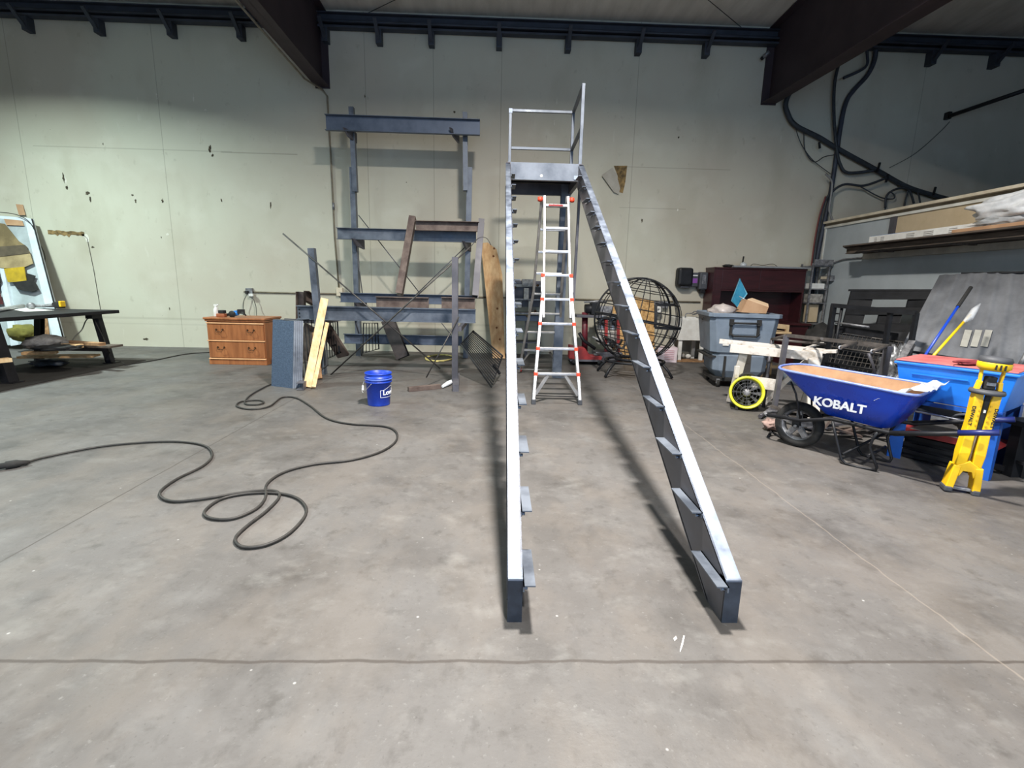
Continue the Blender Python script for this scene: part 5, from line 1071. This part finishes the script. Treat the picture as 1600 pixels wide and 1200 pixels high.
# lid clutter
c = A_+e_*.35+V((.03, .1, 0)); c = loc2 = A_+e_*.42+V((.86, .51, 0))*.10+V((0, 0, .86)); 
tag(obj('red_cloth', MB().blob(c, (.15, .05, .018), 5, .3), mat('wine_cloth', (124, 40, 46), (90, 28, 34), 8, .8)), 'dark red cloth strip lying on the washer lid', 'cloth')
tag(obj('white_cloth', MB().blob(A_+e_*.52+V((.86, .51, 0))*.22+V((0, 0, .88)), (.10, .05, .018), 9, .3), white), 'white rag lying on the washer lid beside the yellow tower', 'cloth')
# broom handles behind the washer
def handle(a, b, ya, yb, m, lb, top=None):
    p0, p1 = W(*a, ya), W(*b, yb); t = T('broomstick', lb, 'tool handle', p0); obj('shaft', MB().cyl(p0, p1, .013, 10), m, t); return p0, p1, t
pol = mat('blue_shaft', (24, 66, 178), rough=.3); poy = mat('yellow_shaft', (232, 196, 30), rough=.35)
p0, p1, t = handle((1441, 562), (1517, 449), 4.75, 5.2, pol, 'blue handle with a long black grip leaning behind the washer')
obj('black_grip', MB().cyl(p0.lerp(p1, .72), p1, .018, 10), rubber, t)
p0, p1, t = handle((1453, 562), (1516, 492), 4.7, 5.05, poy, 'yellow handle with clear wrap on its upper end behind the washer')
d = (p1-p0).normalized(); obj('clear_wrap', MB().tube([p1-d*.16, p1-d*.05+V((.02, 0, 0)), p1+d*.1, p1+d*.23], [.012, .034, .030, .006], 7), clear, t)
tag(obj('grey_channel', MB().chan(W(1398, 572, 5.0), W(1420, 535, 5.2), .06, .06, .006, 1), greymet), 'short grey channel behind the left end of the washer', 'steel channel')
# corrugated sheet
c4 = [W(1398, 562, 5.9), W(1640, 566, 5.0), W(1640, 422, 5.5), W(1468, 430, 6.3)]
for i_, j_ in ((0, 3), (1, 2)): d_ = c4[i_]-c4[j_]; c4[i_] = c4[i_]+d_*(c4[i_].z/-d_.z)
mb = MB(); n = 120; cols = []
for i in range(n+1):
    f = i/n; a, b = c4[0].lerp(c4[1], f), c4[3].lerp(c4[2], f); k = (i % 15)/15; h = .016*(.5-.5*math.cos(2*math.pi*k))**2; nn = V((-.55, -.75, .35)).normalized()*h
    cols.append([mb.v(a+nn), mb.v(b+nn)])
for A, B in zip(cols, cols[1:]): mb.f([A[0], B[0], B[1], A[1]]).smooth = True
corr = mat('weathered_grey_sheet', (122, 124, 128), (84, 86, 90), 2.6, .75, .1, .1, detail=9)
t = T('corrugated_sheet', 'large weathered grey corrugated sheet leaning behind the washer', 'sheet', c4[0]); o = obj('sheet', mb, corr, t, solid=.006)
for px in (1508, 1524, 1540):
    q_ = [(px, 515), (px+11, 516), (px+3, 542), (px-8, 541)]; rr_ = []
    for a in q_:
        f = (a[0]-1398)/242-.25*(562-a[1])/135*(1-(a[0]-1398)/300); yb = 5.9+(5.0-5.9)*max(0, f); yt = 6.3+(5.5-6.3)*max(0, f); rr_.append(W(*a, yb+(yt-yb)*(562-a[1])/135-.05))
    obj('pale_patch', MB().slab(rr_, (0, .002, 0)), mat('pale_patch', (168, 166, 156), (150, 148, 140), 9, .8), o)
obj('edge_bar', MB().beam(W(1502, 427, 6.15), W(1640, 424, 5.45), .02, .02), blackm, t)
obj('bottom_batten', MB().beam(W(1420, 549, 5.75), W(1505, 562, 5.4), .02, .03), blackm, t)
# black moulded panel with slots leaning against the partition
t = T('plastic_pallet', 'black moulded panel with rectangular slots leaning on the white partition', 'panel', W(1330, 560, 7.0))
def q3(px, py):
    f = (py-452)/110; return W(px-0, py, 7.9-.5*f-(px-1327)/130*.95)
def qb(x0, y0, x1, y1, sk, nm='bar'): # bars skewed like the panel
    s_ = lambda y: -(y-452)*sk
    obj(nm, MB().slab([q3(x0+s_(y0), y0), q3(x1+s_(y0), y0), q3(x1+s_(y1), y1), q3(x0+s_(y1), y1)], (.02, .05, 0)), blackm, t, bev=.004)
pdk = .26
qb(1327, 452, 1475, 455, pdk, 'top_lip'); qb(1331, 455, 1475, 468, pdk); qb(1331, 468, 1368, 480, pdk); qb(1424, 468, 1475, 480, pdk); qb(1331, 480, 1475, 492, pdk)
qb(1331, 492, 1362, 506, pdk); qb(1384, 492, 1420, 506, pdk); qb(1442, 492, 1475, 506, pdk); qb(1331, 506, 1475, 520, pdk); qb(1331, 520, 1345, 562, pdk); qb(1395, 520, 1405, 562, pdk); qb(1345, 524, 1475, 534, pdk); qb(1345, 540, 1475, 560, pdk)
obj('back_skin', MB().slab([q3(1330-14, 506)+V((.06, .07, 0)), q3(1475-14, 506)+V((.06, .07, 0)), q3(1475-28, 560)+V((.06, .07, 0)), q3(1331-28, 560)+V((.06, .07, 0))], (0, .01, 0)), black, t)
b = MB()
for px in (1310, 1400, 1440): p = q3(px, 560); b.span((p.x-.03, p.y, 0), (p.x+.03, p.y+.05, p.z+.02))
obj('leg', b, blackm, t)
# wire display rack
t = T('wire_basket_rack', 'black rack frame with tilted wire baskets beside the partition', 'rack', W(1345, 590, 6.0))
yk = lambda px: 6.6-(px-1290)/140*1.0
w3 = lambda px, py, d=0: W(px, py, yk(px)+d)
fl = G(1283, 606); 
obj('post', MB().beam(V((w3(1303, 476).x-.02, 6.5, 0)), w3(1303, 476), .05, .06, (0, 1, 0)), blackm, t)
obj('post', MB().cyl(V((w3(1316, 478).x+.06, 6.55, 0)), w3(1316, 478), .018), blackm, t)
obj('top_bar', MB().beam(w3(1300, 477), w3(1432, 489), .05, .05), blackm, t); obj('post', MB().beam(V((w3(1392, 484).x, yk(1392), 0)), w3(1392, 484), .04, .05, (0, 1, 0)), blackm, t); obj('post', MB().beam(V((w3(1432, 489).x, yk(1432), 0)), w3(1432, 489), .04, .05, (0, 1, 0)), blackm, t)
obj('mid_bar', MB().cyl(w3(1306, 504), w3(1358, 511), .014), greymet, t); obj('side_rung', MB().cyl(w3(1304, 490), w3(1314, 490), .010), blackm, t); obj('side_rung', MB().cyl(w3(1301, 502), w3(1312, 502), .010), blackm, t)
wire = mat('wire_grey', (118, 114, 110), (88, 84, 82), 10, .4, .6)
for i, (xa, ya, xb, yb, xc, yc, xd, yd) in enumerate(((1311, 520, 1412, 535, 1404, 556, 1300, 542), (1300, 545, 1402, 560, 1396, 582, 1290, 566), (1288, 568, 1394, 585, 1388, 604, 1280, 590))):
    P0, P1, P2, P3_ = w3(xa, ya, .15), w3(xb, yb, .15), w3(xc, yc, -.15), w3(xd, yd, -.15)
    b = MB().tube([P0, P1, P2, P3_], .010, 6, closed=True); bk = obj('basket', b, wire if i == 0 else blackm, t)
    b = MB()
    for k in range(1, 15): b.cyl(P0.lerp(P1, k/15), P3_.lerp(P2, k/15), .0045, 5)
    for k in range(1, 3): b.cyl(P0.lerp(P3_, k/3), P1.lerp(P2, k/3), .0045, 5)
    obj('wire_grid', b, wire, bk)
    obj('basket_back', MB().slab([P0+V((0, .08, -.02)), P1+V((0, .08, -.02)), P1+V((0, .10, .10)), P0+V((0, .10, .10))], (0, .006, 0)), blackm, bk) if i == 0 else None
t = T('black_panel_stack', 'black flat panels stacked upright behind the wire baskets', 'panel', w3(1350, 590, .6))
for k in range(3): obj('panel', MB().slab([V((4.75+.02*k, 6.95+.12*k, 0)), V((5.75, 6.2+.12*k, 0)), V((5.85, 6.35+.12*k, .86-.03*k)), V((4.85+.02*k, 7.05+.12*k, .86-.03*k))], (.01, .03, 0)), blackm, t, bev=.004)
t = T('foil_pile', 'crinkled silver-grey sheeting on the floor between baskets and washer', 'sheeting', G(1400, 655)); obj('foil_heap', MB().blob(W(1398, 590, 5.3), (.13, .2, .32), 3, .35, 5, 4), mat('crinkled_silver', (150, 152, 156), (60, 62, 66), 22, .4, .5, .6), t)
obj('foil_base', MB().box((W(1398, 590, 5.3).x, 5.3, .12), (.25, .3, .24)), blackm, t, bev=.03)
t = T('rubble_pile', 'dark tangle of scrap under the wheelbarrow beside the washer leg', 'scrap', (3.35, 4.6, 0))
for k in range(14):
    rnd = random.Random(k+60); c = V((3.05+rnd.random()*.6, 4.4+rnd.random()*.5, .03)); d = V((rnd.random()-.5, rnd.random()-.5, .25*rnd.random()))*.7
    obj('scrap_piece', MB().beam(c, c+d, .03+.03*rnd.random(), .02), (milld, rusty, black, pm)[k % 4], t)
c = wo+V((-.10, .05, 0)); t = T('rag_bundle', 'pinkish rag bundle on a pipe end in front of the wheelbarrow wheel', 'rag', G(1210, 662)); obj('rag_lump', MB().blob(G(1207, 672)+V((0, 0, .06)), (.10, .08, .055), 11, .4, 4), mat('pink_rag', (176, 150, 142), (110, 90, 84), 16, .9, 0, .5), t)
a, b_ = G(1187, 655), G(1212, 640); tag(obj('pipe_end', MB().cyl(a+V((0, 0, .03)), b_+V((0, 0, .05)), .022), milld), 'short dark pipe lying by the foot of the pipe frame', 'pipe')
a, b_ = G(1200, 684), G(1212, 680); tag(obj('dark_hook', MB().tube([G(1200, 684)+V((0, 0, .012)), G(1204, 676)+V((0, 0, .012)), G(1215, 682)+V((0, 0, .012)), G(1228, 690)+V((0, 0, .012))], .012, 6), blackm), 'small dark bent bar on the floor left of the barrow wheel', 'bar')
# right edge: work table with a lime bag
t = T('black_table', 'black steel table at the right picture edge beside the washer', 'table', (4.4, 3.4, 0))
p = W(1577, 655, 3.55); tx = p.x+.02; tz = p.z
obj('table_top', MB().span((tx, 2.9, tz-.04), (tx+1.0, 3.62, tz)), blackm, t, bev=.004)
for x, y in ((tx+.09, 3.0), (tx+.09, 3.55), (tx+.92, 3.0), (tx+.92, 3.55)): obj('leg', MB().span((x-.04, y-.04, 0), (x+.04, y+.04, tz-.04)), blackm, t)
obj('low_shelf', MB().span((tx+.06, 2.98, .12), (tx+.95, 3.56, .14)), blackm, t)
tag(obj('lime_bag', MB().blob((tx+.17, 3.22, tz+.085), (.17, .15, .10), 5, .3, 3), mat('lime_fabric', (206, 222, 40), (160, 180, 30), 6, .7, 0, .3)), 'lime yellow crumpled fabric on the black table at the right edge', 'cloth')
tag(obj('grey_bundle', MB().blob((tx-.10, 3.75, .36), (.10, .10, .10), 15, .4), rag), 'grey rag bundle hanging beside the washer right leg', 'rag')
tag(obj('support_post', MB().cyl((tx-.10, 3.75, 0), (tx-.10, 3.75, .3), .02), blackm), 'thin dark stand under the grey rag bundle', 'post')
a, b_ = W(1590, 578, 4.6), W(1612, 538, 4.6); tag(obj('grey_rod', MB().cyl(a, b_, .02), greymet), 'grey rod leaning at the right edge above the washer lid', 'rod')
# ================================================================ TOWER LIGHT
tl = V((3.275, 3.22, 0)); ang = math.atan2(-.42, .91)
t = T('tower_light', 'yellow and black folding tower work light standing upright at the right', 'work light', tl); setx(tl, ang, 0, .05); XF = XF @ Matrix.Diagonal((.80, .8, 1, 1))
# local +x right, -y faces the camera
for s in (-1, 1):
    leg = loft([[(s*.020, -.045, .22), (s*.088, -.045, .20), (s*.088, .045, .20), (s*.02, .045, .22)], [(s*.014, -.055, .30), (s*.092, -.055, .29), (s*.092, .055, .29), (s*.014, .055, .30)], [(s*.018, -.05, .50), (s*.082, -.05, .50), (s*.082, .05, .50), (s*.018, .05, .50)], [(s*.022, -.05, .66), (s*.088, -.05, .66), (s*.088, .05, .66), (s*.022, .05, .66)], [(s*.03, -.045, .72), (s*.090, -.045, .73), (s*.09, .045, .73), (s*.03, .045, .72)]], yellow, 'leg', t, bev=.006)
    obj('foot', MB().ext([(-.028, -.055), (.028, -.055), (.028, .055), (-.028, .055)], (s*.095, 0, .03), (s*.075, 0, .20), (0, 1, 0)), yellow, t, bev=.006)
    obj('rubber_foot', MB().box((s*.098, 0, .022), (.065, .12, .044)), dgray, t, bev=.012)
    obj('neck_arm', MB().beam((s*.078, 0, .72), (s*.066, 0, .80), .03, .05, (0, 1, 0)), yellow, t, bev=.004); obj('neck_arm', MB().beam((s*.066, 0, .79), (s*.074, 0, .88), .018, .04, (0, 1, 0)), yellow, t, bev=.004)
    b = MB()
    for k in range(5): b.box((s*.034, -.052, .50+.035*k), (.014, .008, .012))
    obj('ribs', b, mat('shade_yellow', (206, 160, 20), rough=.5), leg)
obj('base_arch', MB().slab([(-.085, -.05, .20), (-.05, -.05, .12), (-.03, -.05, .165), (.03, -.05, .165), (.05, -.05, .12), (.085, -.05, .20), (.03, -.05, .225), (0, -.05, .245), (-.03, -.05, .225)], (0, .1, 0)), yellow, t, bev=.004)
obj('base_bar', MB().box((0, 0, .03), (.15, .05, .022)), greymet, t, bev=.004)
obj('centre_pole', MB().cyl((0, -.02, .22), (0, -.02, .74), .009, 10), alu, t)
obj('black_handle', MB().box((.0, -.035, .59), (.038, .03, .26)), rubber, t, bev=.008); obj('switch', MB().box((0, -.052, .60), (.014, .006, .02)), white, t)
obj('collar', MB().lathe([(0, 0), (.115, .0), (.122, .012), (.115, .028), (0, .03)], (0, 0, .715), seg=28), dgray, t)
obj('battery_mount', MB().box((0, 0, .79), (.075, .07, .09)), rubber, t, bev=.01); b = MB(); b.box((0, -.037, .785), (.06, .006, .02)); obj('mount_band', b, greymet, t)
obj('head', MB().lathe([(0, .0), (.085, .0), (.112, .02), (.112, .05), (.108, .055), (0, .055)], (0, 0, .875), seg=28), yellow, t)
obj('head_cap', MB().lathe([(.106, 0), (.112, .014), (.10, .036), (.03, .042), (0, .042)], (0, 0, .93), seg=28), dgray, t)
b = MB()
for k in range(3): b.box((-.03+.03*k, -.118, .905), (.010, .01, .035))
obj('head_louvre', b, letterb, t)
M1 = XF.copy(); setx()
Rz = Matrix.Rotation(math.radians(-90), 4, 'Z')
text('DEWALT', .034, letterb, t, M1 @ Matrix.Translation((-.076, -.0515, .56)) @ Matrix.Rotation(math.pi/2, 4, 'X') @ Rz, bold=.001)
text('DEWALT', .034, letterb, t, M1 @ Matrix.Translation((.074, -.0515, .56)) @ Matrix.Rotation(math.pi/2, 4, 'X') @ Rz, bold=.001)
# ================================================================ SHELF on the partition
def Xz(px, py, x): return X(px, py, x)
s0, s1 = X(1322, 388, 5.85), X(1600, 371, 5.85); zf = (s0.z+s1.z)/2
t = T('wall_shelf', 'long grey wooden shelf on brackets along the white partition', 'shelf', (6.1, 6, 1.95))
yN = 3.8
obj('shelf_board', MB().slab([(5.86, s0.y-.15, zf-.02), (RX, X(1351, 402, 6.3).y+.1, zf-.02), (RX, yN, zf-.02), (5.86, yN, zf-.02)], (0, 0, .02)), woodd, t)
obj('front_board', MB().slab([(5.83, s0.y-.05, zf-.03), (5.83, yN, zf-.03), (5.86, yN, zf-.03), (5.86, s0.y-.05, zf-.03)], (0, 0, .075)), woodd, t)
obj('ledger', MB().span((RX-.09, yN, zf-.12), (RX-.001, X(1351, 402, 6.3).y, zf-.03)), mat('grey_wood', (186, 182, 170), (160, 156, 146), 5, .8, 0, .1), t)
for y in (8.0, 6.6, 5.2): obj('bracket', MB().span((5.88, y, zf-.045), (RX-.09, y+.04, zf-.02)), woodd, t)
tag(obj('long_plank', MB().slab([(5.72, s0.y-.1, zf+.055), (6.02, s0.y+.25, zf+.055), (6.02, yN, zf+.055), (5.72, yN, zf+.055)], (0, 0, .022)), woodd, bev=.002), 'long weathered plank lying on the front of the wall shelf', 'plank')
zp = zf+.08
a = X(1361, 372, 5.95); b_ = X(1560, 352, 5.95)
t = T('long_carton', 'long white printed carton lying on the wall shelf', 'box', (5.98, a.y, zp)); obj('carton_body', MB().span((5.92, b_.y-.1, zp), (6.10, a.y, zp+.115)), white, t, bev=.004)
obj('blue_top', MB().span((5.925, a.y-.9, zp+.115), (6.095, a.y-.02, zp+.119)), mat('blue_film', (70, 122, 180), (110, 150, 196), 8, .5), t)
b = MB()
for k, (y, l_) in enumerate(((.12, .05), (.25, .07), (.75, .14), (1.05, .16), (1.45, .12), (1.8, .1))):
    for r_ in range(3): b.span((5.917, a.y-y-l_, zp+.03+.024*r_), (5.9195, a.y-y, zp+.038+.024*r_))
obj('print_marks', b, mat('grey_print', (120, 116, 112), rough=.7), t)
tag(obj('brown_board', MB().span((5.74, 4.2, zp), (5.90, X(1492, 372, 5.8).y, zp+.04)), mat('tan_edge_board', (176, 140, 108), (158, 122, 92), 4, .7), bev=.003), 'tan board lying in front of the carton on the wall shelf', 'board')
c = X(1578, 342, 5.95); tag(obj('film_bundle', MB().blob((5.98, c.y-.25, zp+.27), (.20, .75, .15), 3, .30, 2.2, 4), bagw), 'big bundle of translucent white plastic film on the wall shelf', 'plastic film')
c = X(1555, 362, 5.86); tag(obj('loose_film', MB().blob((5.88, c.y-.2, zp+.10), (.05, .45, .055), 8, .5, 5), clear), 'loose clear film tail hanging beside the carton on the wall shelf', 'plastic film')
t = T('broken_board', 'broken pale board end poking out under the shelf front', 'board', (5.8, s0.y, zf-.05)); obj('board_end', MB().slab([X(1320, 397, 5.82), X(1336, 385, 5.82), X(1350, 386, 5.82), X(1333, 396, 5.82)], (.12, .0, .0)), woodd, t)
# outlet box on partition
p = X(1293, 435, RX-.04); t = T('partition_outlet', 'pale electrical box on the white partition with a thin conduit', 'outlet', p)
obj('box_body', MB().box(p, (.08, .30, .11)), greymet, t, bev=.005); obj('cover', MB().box(p+V((-.042, 0.03, .01)), (.006, .22, .05)), cream, t)
obj('conduit', MB().tube([p+V((0, 0, .05)), X(1298, 418, RX-.03), X(1301, 411, RX-.03), X(1318, 405, RX-.03), X(1352, 402, RX-.03)], .012, 8), greymet, t)
p = X(1276, 416, 6.3); tag(obj('corner_bracket', MB().span((5.95, 9.50, 1.86), (6.30, 9.53, 1.97)), greymet), 'grey angle strip along the top front of the corner rack', 'bracket')

m_ = G(1066, 995); fl_ = [o for o in bpy.data.objects if o.name == 'floor'][0]
for pts in ([(1068, 993), (1070, 994), (1067, 1008), (1063, 1019), (1062, 1018), (1065, 1005)], [(1052, 998), (1056, 994), (1058, 998), (1054, 1002)]):
    obj('chalk_mark', MB().slab([tuple(G(*p)+V((0, 0, .0005))) for p in pts], (0, 0, .001)), white if len(pts) > 4 else whitep, fl_)
